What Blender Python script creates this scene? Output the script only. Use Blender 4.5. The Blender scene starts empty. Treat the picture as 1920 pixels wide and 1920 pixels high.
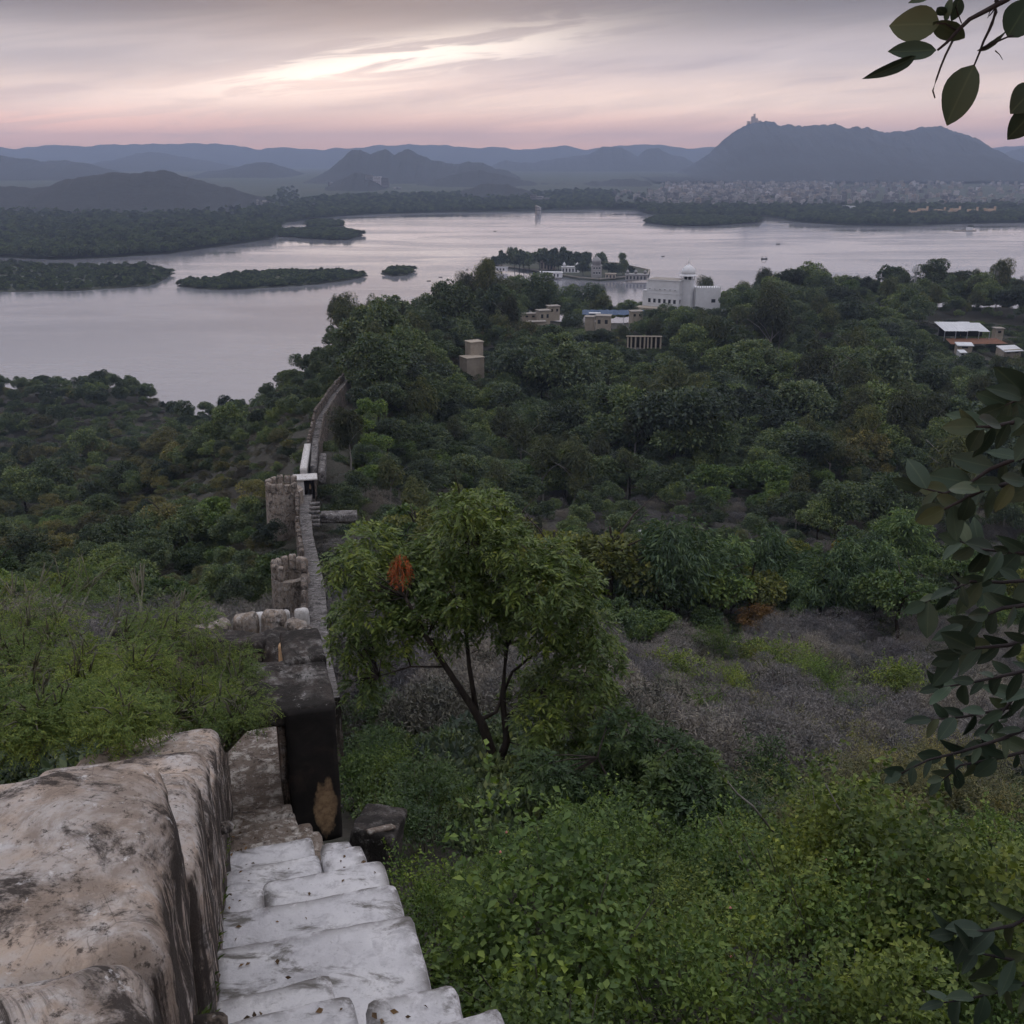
import bpy, bmesh, math, random
import numpy as np
from mathutils import Vector, Matrix, noise as mnoise

# ------------------------------------------------------------------ camera, sky, sun, exposure
S = bpy.context.scene
C = S.collection
CAM_Z = 100.0
PITCH = math.radians(19.0)
cam_d = bpy.data.cameras.new('camera')
cam_d.sensor_width = 36.0
cam_d.lens = 36.0
cam_d.clip_start = 0.05
cam_d.clip_end = 60000
cam = bpy.data.objects.new('camera', cam_d)
C.objects.link(cam)
cam.location = (0, 0, CAM_Z)
cam.rotation_euler = (math.radians(90) - PITCH, 0, 0)
S.camera = cam

SUN_AZ, SUN_EL = math.radians(-7.5), math.radians(6.0)     # behind the clouds over the lake
W = bpy.data.worlds.new('World'); S.world = W; W.use_nodes = True
nt = W.node_tree; nt.nodes.clear()
def wn(t, **k):
    n = nt.nodes.new(t)
    for a, b in k.items(): setattr(n, a, b)
    return n
def wl(a, b): nt.links.new(a, b)
def wmath(op, a, b=None, c=None, clamp=False):
    n = wn('ShaderNodeMath', operation=op, use_clamp=clamp)
    for i, v in enumerate((a, b, c)):
        if v is None: continue
        if isinstance(v, (int, float)): n.inputs[i].default_value = v
        else: wl(v, n.inputs[i])
    return n.outputs[0]
def wramp(fac, stops, interp='EASE'):
    n = wn('ShaderNodeValToRGB'); n.color_ramp.interpolation = interp
    e = n.color_ramp.elements
    while len(e) < len(stops): e.new(0.5)
    for i, (p, c) in enumerate(stops):
        e[i].position = p; e[i].color = (*c, 1)
    wl(fac, n.inputs[0]); return n.outputs[0]
def wmix(fac, a, b, blend='MIX'):
    n = wn('ShaderNodeMix', data_type='RGBA', blend_type=blend)
    for s, v in ((0, fac), (6, a), (7, b)):
        if isinstance(v, (int, float)): n.inputs[s].default_value = v
        elif isinstance(v, tuple): n.inputs[s].default_value = (*v, 1)
        else: wl(v, n.inputs[s])
    return n.outputs[2]
tc = wn('ShaderNodeTexCoord')
sep = wn('ShaderNodeSeparateXYZ'); wl(tc.outputs['Generated'], sep.inputs[0])
wx, wy, wz = sep.outputs
elev = wmath('MAXIMUM', wz, 0.0)
# cloud-space: flattened layer, slightly tilted bands
ztilt = wmath('MULTIPLY_ADD', wx, -0.10, wz)
comb = wn('ShaderNodeCombineXYZ')
wl(wmath('MULTIPLY', wx, 2.6), comb.inputs[0]); wl(wmath('MULTIPLY', wy, 2.6), comb.inputs[1]); wl(wmath('MULTIPLY', ztilt, 30.0), comb.inputs[2])
def wnoise(vec, scale, detail, rough, dist=0.0):
    n = wn('ShaderNodeTexNoise'); n.inputs['Scale'].default_value = scale; n.inputs['Detail'].default_value = detail
    n.inputs['Roughness'].default_value = rough; n.inputs['Distortion'].default_value = dist
    wl(vec, n.inputs['Vector']); return n.outputs['Fac']
n_big = wnoise(comb.outputs[0], 0.9, 2, 0.55, 0.3)
n_fine = wnoise(comb.outputs[0], 2.7, 5, 0.62, 0.8)
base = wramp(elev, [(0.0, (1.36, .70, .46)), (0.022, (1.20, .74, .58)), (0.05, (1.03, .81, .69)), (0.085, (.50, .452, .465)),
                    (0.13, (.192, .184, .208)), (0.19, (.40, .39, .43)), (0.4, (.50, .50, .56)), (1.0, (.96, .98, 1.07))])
cl = wmath('MULTIPLY_ADD', n_big, 0.65, wmath('MULTIPLY', n_fine, 0.35))
dark = wramp(cl, [(0.36, (1.22, 1.18, 1.14)), (0.52, (.98, .97, .98)), (0.66, (.72, .73, .79))])
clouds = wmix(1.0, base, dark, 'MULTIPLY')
# glow of the hidden sun through the thin band of cloud
gx = wmath('DIVIDE', wmath('SUBTRACT', wx, math.sin(SUN_AZ) + 0.02), 0.16)
gz = wmath('DIVIDE', wmath('SUBTRACT', wmath('MULTIPLY_ADD', wx, -0.13, wz), 0.097), 0.017)
g1 = wmath('EXPONENT', wmath('MULTIPLY', wmath('ADD', wmath('MULTIPLY', gx, gx), wmath('MULTIPLY', gz, gz)), -1.0))
front = wmath('GREATER_THAN', wy, 0.0)
thin = wramp(n_fine, [(0.40, (.12, .12, .12)), (0.56, (1, 1, 1))])
g1 = wmath('MULTIPLY', wmath('MULTIPLY', g1, front), thin)
gx2 = wmath('DIVIDE', wmath('SUBTRACT', wx, -0.02), 0.42)
gz2 = wmath('DIVIDE', wmath('SUBTRACT', wmath('MULTIPLY_ADD', wx, -.06, wz), 0.070), 0.022)
g2 = wmath('EXPONENT', wmath('MULTIPLY', wmath('ADD', wmath('MULTIPLY', gx2, gx2), wmath('MULTIPLY', gz2, gz2)), -1.0))
g2 = wmath('MULTIPLY', g2, front)
gx3 = wmath('DIVIDE', wmath('SUBTRACT', wx, -.40), 0.20); gz3 = wmath('DIVIDE', wmath('SUBTRACT', wz, .024), 0.020)
g3 = wmath('MULTIPLY', wmath('EXPONENT', wmath('MULTIPLY', wmath('ADD', wmath('MULTIPLY', gx3, gx3), wmath('MULTIPLY', gz3, gz3)), -1.0)), wmath('MULTIPLY', front, thin))
glow = wmix(1.0, wmix(g1, (0, 0, 0), (.80, .70, .55)), wmix(g2, (0, 0, 0), (.16, .125, .115)), 'ADD')
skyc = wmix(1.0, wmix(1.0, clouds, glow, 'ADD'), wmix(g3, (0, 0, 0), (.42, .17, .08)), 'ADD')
nish = wn('ShaderNodeTexSky', sky_type='NISHITA', sun_disc=False)
nish.sun_elevation = SUN_EL; nish.sun_rotation = SUN_AZ; nish.air_density = 1.5; nish.dust_density = 3.0
nsc = wmix(1.0, nish.outputs[0], (.03, .03, .03), 'MULTIPLY')
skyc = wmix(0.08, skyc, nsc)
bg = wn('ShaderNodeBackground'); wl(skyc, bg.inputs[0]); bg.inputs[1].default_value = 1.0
wo = wn('ShaderNodeOutputWorld'); wl(bg.outputs[0], wo.inputs[0])

sun_d = bpy.data.lights.new('sun', 'SUN'); sun_d.energy = 0.12; sun_d.angle = math.radians(74); sun_d.color = (1.0, .80, .66)
sun = bpy.data.objects.new('sun', sun_d); C.objects.link(sun)
sd = Vector((math.sin(SUN_AZ) * math.cos(SUN_EL), math.cos(SUN_AZ) * math.cos(SUN_EL), math.sin(SUN_EL)))
sun.rotation_euler = sd.to_track_quat('Z', 'Y').to_euler()
S.view_settings.view_transform = 'Standard'; S.view_settings.look = 'None'
S.view_settings.exposure = 0.40; S.view_settings.gamma = 1.0
S.view_settings.use_curve_mapping = False
cy = S.cycles
cy.max_bounces = 4; cy.diffuse_bounces = 2; cy.glossy_bounces = 2; cy.transmission_bounces = 3; cy.volume_bounces = 0
cy.transparent_max_bounces = 4; cy.caustics_reflective = False; cy.caustics_refractive = False
cy.use_adaptive_sampling = True; cy.adaptive_threshold = 0.025; cy.adaptive_min_samples = 20; cy.time_limit = 1000; cy.use_denoising = True; cy.sample_clamp_indirect = 4.0

# ------------------------------------------------------------------ projection helpers (photo pixel + real distance -> place)
F = 1920.0; cp, sp = math.cos(PITCH), math.sin(PITCH)
def ray(px, py):
    b = (960 - py) / F
    return (px - 960) / F, cp + b * sp, -sp + b * cp
def P(px, py, Y):
    a, dy, dz = ray(px, py); t = Y / dy
    return Vector((a * t, Y, CAM_Z + dz * t))
def PZ(px, py, z):
    a, dy, dz = ray(px, py); t = (z - CAM_Z) / dz
    return Vector((a * t, dy * t, z))
def proj(x, y, z):
    zz = z - CAM_Z
    d = y * cp - zz * sp; u = y * sp + zz * cp
    d = np.maximum(d, 1e-3)
    return 960 + F * x / d, 960 - F * u / d, d
AZ = math.radians(16.3); sa, ca = math.sin(AZ), math.cos(AZ)
def WU(u, v, z): return Vector((-u * sa + v * ca, u * ca + v * sa, CAM_Z + z))
def stair_z(u): return -(1.65 + .506 * u)

# ------------------------------------------------------------------ mesh + object helpers
def np_mesh(name, V, Fc, mat=None, smooth=False):
    V = np.asarray(V, np.float32); Fc = np.asarray(Fc, np.int32)
    k = Fc.shape[1]; me = bpy.data.meshes.new(name)
    me.vertices.add(len(V)); me.vertices.foreach_set('co', V.ravel())
    me.loops.add(Fc.size); me.loops.foreach_set('vertex_index', Fc.ravel())
    me.polygons.add(len(Fc)); me.polygons.foreach_set('loop_start', np.arange(0, Fc.size, k, dtype=np.int32))
    if smooth: me.polygons.foreach_set('use_smooth', np.ones(len(Fc), bool))
    me.update(calc_edges=True); me.validate()
    if mat: me.materials.append(mat)
    return me
class MB:
    def __init__(s): s.v = []; s.f = []
    def add(s, vs, fs):
        o = len(s.v); s.v += [tuple(v) for v in vs]; s.f += [tuple(i + o for i in f) for f in fs]; return s
    def box(s, c, h, rz=0, rx=0):
        M = Matrix.Rotation(rz, 3, 'Z') @ Matrix.Rotation(rx, 3, 'X'); c = Vector(c)
        vs = [c + M @ Vector((x * h[0], y * h[1], z * h[2])) for x in (-1, 1) for y in (-1, 1) for z in (-1, 1)]
        return s.add(vs, [(0, 1, 3, 2), (4, 6, 7, 5), (0, 4, 5, 1), (2, 3, 7, 6), (0, 2, 6, 4), (1, 5, 7, 3)])
    def tube(s, pts, rad, n=6):
        pts = [Vector(p) for p in pts]; vs = []; fs = []
        for i, p in enumerate(pts):
            d = (pts[min(i + 1, len(pts) - 1)] - pts[max(i - 1, 0)]); d = d.normalized() if d.length > 1e-9 else Vector((0, 0, 1))
            a = d.orthogonal().normalized(); b = d.cross(a)
            if abs(d.z) < .99:
                a = d.cross(Vector((0, 0, 1))).normalized(); b = d.cross(a)
            for k in range(n):
                t = 2 * math.pi * k / n; vs.append(p + (a * math.cos(t) + b * math.sin(t)) * rad[i])
        for i in range(len(pts) - 1):
            for k in range(n):
                fs.append((i * n + k, i * n + (k + 1) % n, (i + 1) * n + (k + 1) % n, (i + 1) * n + k))
        fs.append(tuple(range(n))[::-1]); fs.append(tuple((len(pts) - 1) * n + k for k in range(n)))
        return s.add(vs, fs)
    def lathe(s, c, prof, n=16):
        c = Vector(c); vs = []; fs = []
        for r, z in prof:
            for k in range(n):
                t = 2 * math.pi * k / n; vs.append(c + Vector((r * math.cos(t), r * math.sin(t), z)))
        for i in range(len(prof) - 1):
            for k in range(n):
                fs.append((i * n + k, i * n + (k + 1) % n, (i + 1) * n + (k + 1) % n, (i + 1) * n + k))
        fs.append(tuple((len(prof) - 1) * n + k for k in range(n))); fs.append(tuple(range(n))[::-1])
        return s.add(vs, fs)
    def mesh(s, name, mat, smooth=False):
        me = bpy.data.meshes.new(name); me.from_pydata(s.v, [], s.f); me.update()
        if mat: me.materials.append(mat)
        if smooth: me.polygons.foreach_set('use_smooth', [True] * len(me.polygons))
        return me
    def build(s, name, mat, parent=None, smooth=False): return obj(name, s.mesh(name, mat, smooth), parent)
def obj(name, me, parent=None, loc=None, rz=None, sc=None):
    o = bpy.data.objects.new(name, me); C.objects.link(o)
    if parent: o.parent = parent
    if loc is not None: o.location = loc
    if rz is not None: o.rotation_euler = (0, 0, rz)
    if sc is not None: o.scale = (sc, sc, sc) if isinstance(sc, (int, float)) else sc
    return o
def tag(o, label=None, cat=None, group=None, kind=None):
    if label: o['label'] = label
    if cat: o['category'] = cat
    if group: o['group'] = group
    if kind: o['kind'] = kind
    return o
def thing(name, label, cat, loc=(0, 0, 0), rz=0, group=None):
    o = obj(name, None, None, loc, rz); return tag(o, label, cat, group)

# ------------------------------------------------------------------ materials
class NM:
    def __init__(s, name):
        s.m = bpy.data.materials.new(name); s.m.use_nodes = True; s.t = s.m.node_tree; s.t.nodes.clear()
        s.out = s.t.nodes.new('ShaderNodeOutputMaterial'); s.b = s.t.nodes.new('ShaderNodeBsdfPrincipled')
        s.t.links.new(s.b.outputs[0], s.out.inputs[0]); s.b.inputs['Roughness'].default_value = .85
        s.b.inputs['Specular IOR Level'].default_value = .25
    def n(s, t, **k):
        x = s.t.nodes.new(t)
        for a, b in k.items(): setattr(x, a, b)
        return x
    def L(s, a, b): s.t.links.new(a, b)
    def put(s, sock, v):
        if isinstance(v, (int, float)): sock.default_value = v
        elif isinstance(v, tuple): sock.default_value = (*v, 1) if len(v) == 3 and len(sock.default_value) == 4 else v
        else: s.L(v, sock)
    def pos(s): return s.n('ShaderNodeNewGeometry').outputs['Position']
    def mapv(s, v, scale=(1, 1, 1), rot=(0, 0, 0)):
        m = s.n('ShaderNodeMapping'); s.L(v, m.inputs[0]); m.inputs['Scale'].default_value = scale; m.inputs['Rotation'].default_value = rot
        return m.outputs[0]
    def noise(s, v, scale, detail=6, rough=.6, dist=0):
        x = s.n('ShaderNodeTexNoise'); s.L(v, x.inputs['Vector']); x.inputs['Scale'].default_value = scale
        x.inputs['Detail'].default_value = detail; x.inputs['Roughness'].default_value = rough; x.inputs['Distortion'].default_value = dist
        return x.outputs['Fac']
    def ramp(s, f, stops, interp='LINEAR'):
        x = s.n('ShaderNodeValToRGB'); x.color_ramp.interpolation = interp; e = x.color_ramp.elements
        while len(e) < len(stops): e.new(.5)
        for i, (p, c) in enumerate(stops):
            e[i].position = p; e[i].color = (c, c, c, 1) if isinstance(c, (int, float)) else (*c, 1)
        s.L(f, x.inputs[0]); return x.outputs[0]
    def mix(s, f, a, b, blend='MIX'):
        x = s.n('ShaderNodeMix', data_type='RGBA', blend_type=blend)
        s.put(x.inputs[0], f); s.put(x.inputs[6], a); s.put(x.inputs[7], b); return x.outputs[2]
    def math(s, op, a, b=None):
        x = s.n('ShaderNodeMath', operation=op); s.put(x.inputs[0], a)
        if b is not None: s.put(x.inputs[1], b)
        return x.outputs[0]
    def col(s, v): s.put(s.b.inputs['Base Color'], v)
    def bump(s, h, strength=.4, dist=.02):
        x = s.n('ShaderNodeBump'); x.inputs['Strength'].default_value = strength; x.inputs['Distance'].default_value = dist
        s.L(h, x.inputs['Height']); s.L(x.outputs[0], s.b.inputs['Normal'])
def plaster(name, light, warm, pale, darkc, cover=.53, patch=2.0, streak=0, bump=.6, runoff=0):
    k = NM(name); p = k.pos()
    n1 = k.noise(p, 1.3, 7, .62, .3); n2 = k.noise(p, patch, 10, .78, .6); n3 = k.noise(p, 26, 7, .75); n4 = k.noise(p, 5.5, 8, .7, .5)
    c = k.ramp(n1, [(.33, warm), (.47, light), (.56, warm), (.68, pale)])
    c = k.mix(k.ramp(n4, [(.50, 0.), (.62, .75)]), c, pale)
    brown = tuple(.45 * a + .55 * b for a, b in zip(warm, darkc))
    c = k.mix(k.ramp(k.noise(p, patch * 1.7, 9, .75, .4), [(cover - .05, 0.), (cover + .07, .8)]), c, brown)
    c = k.mix(k.ramp(n2, [(cover, 0.), (cover + .07, .93)]), c, darkc)
    c = k.mix(k.ramp(n3, [(.55, 0.), (.63, .85)]), c, darkc)
    c = k.mix(k.ramp(k.noise(p, 11, 8, .75, .3), [(.60, 0.), (.66, .7)]), c, tuple(min(.75, x * 1.25) for x in pale))
    vo = k.n('ShaderNodeTexVoronoi', feature='DISTANCE_TO_EDGE'); k.L(k.mapv(p, (1.6, 1.6, 1.6)), vo.inputs['Vector'])
    wob = k.math('ADD', vo.outputs['Distance'], k.math('MULTIPLY', k.math('SUBTRACT', n4, .5), .10))
    crack = k.math('MULTIPLY', k.ramp(wob, [(.0, 1.), (.006, 0.)]), k.ramp(n1, [(.5, 0.), (.6, .4)])); c = k.mix(crack, c, darkc)
    if streak:
        sv = k.mapv(p, (9, 9, .7)); ns = k.noise(sv, 1.6, 7, .7)
        c = k.mix(k.ramp(ns, [(.44, 0.), (.54, streak)]), c, darkc)
        c = k.mix(k.ramp(k.noise(k.mapv(p, (14, 14, .8)), 1.7, 6, .6), [(.60, 0.), (.66, .55)]), c, pale)
    if runoff:                                            # rain streaks run down the upright faces only
        gg = k.n('ShaderNodeNewGeometry'); s3 = k.n('ShaderNodeSeparateXYZ'); k.L(gg.outputs['Normal'], s3.inputs[0]); up_ = k.ramp(k.math('ABSOLUTE', s3.outputs[2]), [(.25, 1.), (.55, 0.)])
        c = k.mix(k.math('MULTIPLY', up_, k.ramp(k.noise(k.mapv(p, (11, 11, .6)), 1.5, 7, .7), [(.42, 0.), (.5, runoff)])), c, darkc)
    k.col(c); k.b.inputs['Roughness'].default_value = .93
    k.bump(k.math('ADD', k.math('MULTIPLY', n4, .6), k.math('MULTIPLY', n3, .7)), bump * 1.4, .03); return k.m
M = {}
M['merlon'] = plaster('merlon_plaster', (.47, .425, .395), (.49, .385, .305), (.58, .56, .55), (.040, .032, .028), .495, 1.9, runoff=.95)
M['parapet'] = plaster('parapet_plaster', (.34, .29, .26), (.34, .25, .19), (.48, .46, .45), (.035, .028, .024), .50, 2.2, streak=.95)
M['oldwall'] = plaster('old_wall_plaster', (.22, .19, .165), (.26, .19, .14), (.42, .40, .38), (.03, .026, .023), .48, 1.1, streak=.8)
M['blackened'] = plaster('blackened_plaster', (.075, .066, .062), (.065, .052, .045), (.26, .25, .24), (.02, .018, .016), .47, 1.6, streak=.0)
M['landing'] = plaster('landing_plaster', (.22, .18, .15), (.15, .115, .09), (.66, .62, .56), (.045, .036, .03), .56, 3.4)
M['ochre'] = plaster('ochre_plaster', (.42, .28, .16), (.45, .29, .16), (.42, .32, .22), (.07, .05, .035), .60, 2.5)
M['walk'] = plaster('walkway_plaster', (.17, .16, .155), (.14, .125, .115), (.42, .41, .41), (.035, .032, .03), .50, 1.1)
M['bastion'] = plaster('bastion_plaster', (.33, .29, .255), (.35, .275, .21), (.46, .44, .42), (.045, .038, .033), .52, 1.6, streak=.35)
M['whitetop'] = plaster('white_plaster', (.58, .57, .56), (.46, .43, .40), (.68, .67, .66), (.10, .09, .085), .60, 1.2)
def step_mat():
    k = NM('limewashed_step'); p = k.pos()
    n1 = k.noise(p, 2.2, 7, .6, .3); n2 = k.noise(k.mapv(p, (1, 2.2, 1), (0, 0, AZ)), 2.6, 9, .68, .5); n3 = k.noise(p, 30, 6, .7); n4 = k.noise(p, 7, 8, .7, .4)
    c = k.ramp(n1, [(.30, (.49, .48, .495)), (.5, (.58, .57, .58)), (.7, (.67, .655, .65))])
    c = k.mix(k.ramp(n4, [(.38, .55), (.5, 0.)]), c, (.33, .32, .335))
    c = k.mix(k.ramp(n2, [(.535, 0.), (.63, .9)]), c, (.13, .12, .105))
    c = k.mix(k.ramp(n3, [(.60, 0.), (.70, .6)]), c, (.22, .21, .20))
    g = k.n('ShaderNodeNewGeometry'); sx = k.n('ShaderNodeSeparateXYZ'); k.L(g.outputs['Normal'], sx.inputs[0])
    edge = k.ramp(g.outputs['Pointiness'], [(.50, 0.), (.56, 1.)])
    wear = k.math('MULTIPLY', edge, k.ramp(k.noise(p, 5, 6, .7), [(.42, 0.), (.52, .85)]))
    c = k.mix(wear, c, (.10, .09, .08))
    k.col(c); k.b.inputs['Roughness'].default_value = .9
    k.bump(k.math('ADD', k.math('MULTIPLY', n4, .9), k.math('MULTIPLY', n3, .35)), .7, .022); return k.m
M['step'] = step_mat()
def pier_mat():
    k = NM('black_pier_and_openings'); p = k.pos()
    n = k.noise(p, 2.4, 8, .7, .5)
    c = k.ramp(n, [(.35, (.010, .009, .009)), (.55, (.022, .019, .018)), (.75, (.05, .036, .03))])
    tcn = k.n('ShaderNodeTexCoord'); s3 = k.n('ShaderNodeSeparateXYZ'); k.L(tcn.outputs['Object'], s3.inputs[0])
    # bare ochre patch low on the right of the face, where the coat has fallen off
    ax = k.math('DIVIDE', k.math('SUBTRACT', s3.outputs[0], .10), .13); az = k.math('DIVIDE', k.math('SUBTRACT', s3.outputs[2], .30), .42)
    r = k.math('ADD', k.math('MULTIPLY', ax, ax), k.math('MULTIPLY', az, az))
    r = k.math('ADD', r, k.math('MULTIPLY', k.math('SUBTRACT', k.noise(k.mapv(p, (1, 1, .45)), 7, 6, .65), .5), 2.6))
    c = k.mix(k.ramp(r, [(.2, .95), (.6, .75), (1.15, 0.)]), c, k.ramp(k.noise(p, 14, 6, .7), [(.35, (.22, .14, .085)), (.6, (.42, .29, .17))]))
    k.col(c); k.bump(n, .4, .02); return k.m
M['pier'] = pier_mat()
def leafmat(name, c, var=.5, trans=.25, gloss=.25, rough=.55, yellow=.25, objvar=.25, clump=.9):
    k = NM(name)
    g = k.n('ShaderNodeNewGeometry'); oi = k.n('ShaderNodeObjectInfo')
    r = g.outputs['Random Per Island']
    lo = tuple(x * (1 - var) for x in c); hi = (c[0] * (1 + var + yellow), c[1] * (1 + var), c[2] * (1 + var * .5))
    col = k.ramp(r, [(0., lo), (.55, c), (1., hi)])
    ov = k.ramp(oi.outputs['Random'], [(0., (1 - objvar, 1 - objvar, 1 - objvar * .8)), (.5, (1, 1, 1)), (1., (1 + objvar * 1.2, 1 + objvar, 1 + objvar * .4))])
    col = k.mix(1., col, ov, 'MULTIPLY')
    pn = k.noise(k.pos(), clump, 3, .6); col = k.mix(1., col, k.ramp(pn, [(.35, (.72, .78, .85)), (.5, (1, 1, 1)), (.66, (1.45, 1.3, .95) if yellow > .1 else (1.18, 1.16, 1.14))]), 'MULTIPLY')
    k.col(col); k.b.inputs['Roughness'].default_value = rough; k.b.inputs['Specular IOR Level'].default_value = gloss
    if trans:
        t = k.n('ShaderNodeBsdfTranslucent'); tcol = k.mix(1., col, (1.3, 1.4, .6), 'MULTIPLY'); k.L(tcol, t.inputs[0])
        mx = k.n('ShaderNodeMixShader'); mx.inputs[0].default_value = trans
        k.L(k.b.outputs[0], mx.inputs[1]); k.L(t.outputs[0], mx.inputs[2]); k.L(mx.outputs[0], k.out.inputs[0])
    return k.m
def bark(name, c, c2):
    k = NM(name); p = k.pos(); n = k.noise(k.mapv(p, (1, 1, .3)), 9, 6, .7)
    k.col(k.ramp(n, [(.35, c), (.65, c2)])); k.bump(n, .5, .03); return k.m
M['bark'] = bark('dark_bark', (.022, .017, .015), (.06, .048, .04))
M['palebark'] = bark('pale_bark', (.16, .15, .135), (.30, .28, .26))
M['twig'] = bark('green_twig', (.07, .075, .05), (.16, .15, .11))
M['darktwig'] = bark('dark_twig', (.012, .010, .012), (.035, .028, .028))
def plain(name, c, rough=.8, var=.15, scale=.5, spec=.25):
    k = NM(name); p = k.pos(); n = k.noise(p, scale, 6, .65)
    k.col(k.ramp(n, [(.3, tuple(x * (1 - var) for x in c)), (.7, tuple(x * (1 + var) for x in c))]))
    k.b.inputs['Roughness'].default_value = rough; k.b.inputs['Specular IOR Level'].default_value = spec; return k.m

# ------------------------------------------------------------------ terrain of the near hill
walk = [WU(12, .3, -6.95), P(590, 1312, 22), P(598, 1230, 50), P(592, 1100, 64.5), P(574, 1003, 89), P(571, 950, 104),
        P(576, 926, 116), P(584, 868, 130), P(600, 786, 150), P(625, 745, 172), P(652, 712, 200)]
ctrl = []
def cpx(px, py, Y, h): v = P(px, py, Y); ctrl.append((v.x, v.y, v.z - h))
for a in [(1300, 1915, 6.5, 1.6), (1850, 1915, 6.5, 1.6), (1000, 1800, 7.6, 1.9), (1000, 1660, 10.5, 2.0), (1400, 1650, 12.5, 2.2), (1850, 1640, 14, 2.2),
          (935, 1500, 21, .6), (1300, 1480, 24, 2.2), (1650, 1480, 26, 2.2), (1900, 1480, 26, 2.5), (760, 1400, 26, 1.6), (800, 1250, 42, 2.2), (1300, 1300, 52, 2.6), (1650, 1300, 55, 2.6), (1900, 1300, 55, 2.6),
          (1300, 1160, 82, 3), (1700, 1160, 85, 3), (1950, 1150, 90, 3), (720, 1080, 82, 3), (1000, 1010, 112, 4), (1300, 1010, 126, 4), (1700, 1010, 130, 4), (2000, 950, 150, 4),
          (760, 930, 130, 5), (1200, 885, 170, 6), (1600, 885, 175, 6), (2000, 870, 180, 6), (760, 800, 180, 6), (1200, 785, 222, 8), (1600, 785, 230, 8), (2000, 780, 235, 8),
          (820, 700, 250, 7), (1400, 685, 300, 9), (1850, 685, 310, 9), (1000, 635, 325, 8), (1250, 610, 385, 8), (1600, 590, 400, 9), (1900, 590, 400, 9), (2300, 600, 400, 9),
          (700, 618, 290, 8), (900, 570, 370, 9), (1050, 585, 425, 6), (1250, 585, 480, 4), (1340, 552, 490, 9), (1600, 520, 490, 11), (1900, 535, 490, 10), (2300, 540, 490, 10),
          (-300, 800, 395, -3.5), (0, 808, 395, -5), (110, 800, 391, -1.5), (200, 800, 391, -3.5), (285, 770, 418, -1.2), (0, 850, 335, 3), (-300, 850, 335, 4), (200, 905, 232, 4), (-200, 920, 225, 4), (400, 810, 285, 4), (500, 728, 325, 4), (600, 672, 285, 5),
          (430, 1010, 112, 4), (200, 1050, 102, 4), (-100, 1030, 118, 4), (300, 1160, 52, 3), (0, 1150, 58, 3), (-400, 1150, 60, 3), (100, 1330, 17, 2.2), (350, 1330, 16, 2.4), (-300, 1330, 17, 2)]:
    cpx(*a)
for w_ in walk: ctrl.append((w_.x + 1.2, w_.y, w_.z - 3.0)); ctrl.append((w_.x - 2.2, w_.y + .3, w_.z - 4.2))
for u in (-6, -2, 1, 4, 7, 10): 
    for v, dz in ((2.2, -2.4), (-2.6, -4.0), (6, -3.2), (-7, -5.0)):
        q = WU(u, v, stair_z(u) + dz); ctrl.append((q.x, q.y, q.z))
for a in (-1.0, -.75, -.5, -.3, -.1, .1, .3, .5, .75, 1.0):
    ctrl.append((a * 560, 560, 14 if a > -.12 else -5)); ctrl.append((a * 640, 640, -5)); ctrl.append((a * 760, 760, -8))
for px, py, Y, h in ((60, 745, 440, -.8), (200, 740, 445, -1.5), (-200, 745, 440, -.8), (120, 765, 425, -.5)): cpx(px, py, Y, h)
for px in (-300, 0, 150, 280): v = PZ(px, 705, 0); ctrl.append((v.x, 500, -4))
for px, Y in ((330, 470), (430, 430), (520, 450), (600, 440), (380, 520)): v = P(px, 600, Y); ctrl.append((v.x, Y, -4))
ctrl = np.array(ctrl)
def tpar(x, y): return np.stack([x / (y + 15) * 2.6, np.log(y + 15)], -1)
Q = tpar(ctrl[:, 0], ctrl[:, 1]); q = (ctrl[:, 2] - CAM_Z) / (ctrl[:, 1] + 15)
def tps(r2): return np.where(r2 > 1e-12, .5 * r2 * np.log(np.maximum(r2, 1e-12)), 0)
n_ = len(Q); K = tps(((Q[:, None] - Q[None]) ** 2).sum(-1)) + np.eye(n_) * 2e-3
Pm = np.c_[np.ones(n_), Q]; A = np.block([[K, Pm], [Pm.T, np.zeros((3, 3))]])
sol = np.linalg.solve(A, np.r_[q, 0, 0, 0])
def ground(x, y):
    x = np.atleast_1d(np.asarray(x, float)); y = np.atleast_1d(np.asarray(y, float))
    T = tpar(x, y); out = np.empty(len(x))
    for i in range(0, len(x), 4000):
        t = T[i:i + 4000]; out[i:i + 4000] = tps(((t[:, None] - Q[None]) ** 2).sum(-1)) @ sol[:n_] + np.c_[np.ones(len(t)), t] @ sol[n_:]
    return CAM_Z + out * (y + 15)
ny, na = 230, 210
ys = np.exp(np.linspace(math.log(7), math.log(775), ny)) - 15; as_ = np.linspace(-1.05, 1.05, na)
GY, GA = np.meshgrid(ys, as_, indexing='ij'); GX = GA * (GY + 15)
GZ = ground(GX.ravel(), GY.ravel())
jit = np.array([mnoise.fractal(Vector((x * .09, y * .09, 0)), 1, 2, 4) for x, y in zip(GX.ravel(), GY.ravel())])
GZ = GZ + jit * np.clip((GY.ravel() + 15) / 120, .12, 1.0)
idx = np.arange(ny * na).reshape(ny, na)
fc = np.stack([idx[:-1, :-1], idx[:-1, 1:], idx[1:, 1:], idx[1:, :-1]], -1).reshape(-1, 4)
k = NM('scrub_soil'); p = k.pos(); n1 = k.noise(p, .25, 8, .7); n2 = k.noise(p, 2.5, 8, .7)
k.col(k.mix(k.ramp(n2, [(.4, 0.), (.6, 1.)]), k.ramp(n1, [(.35, (.042, .038, .030)), (.6, (.030, .036, .022))]), (.06, .053, .045)))
k.bump(n2, .8, .15)
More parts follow.
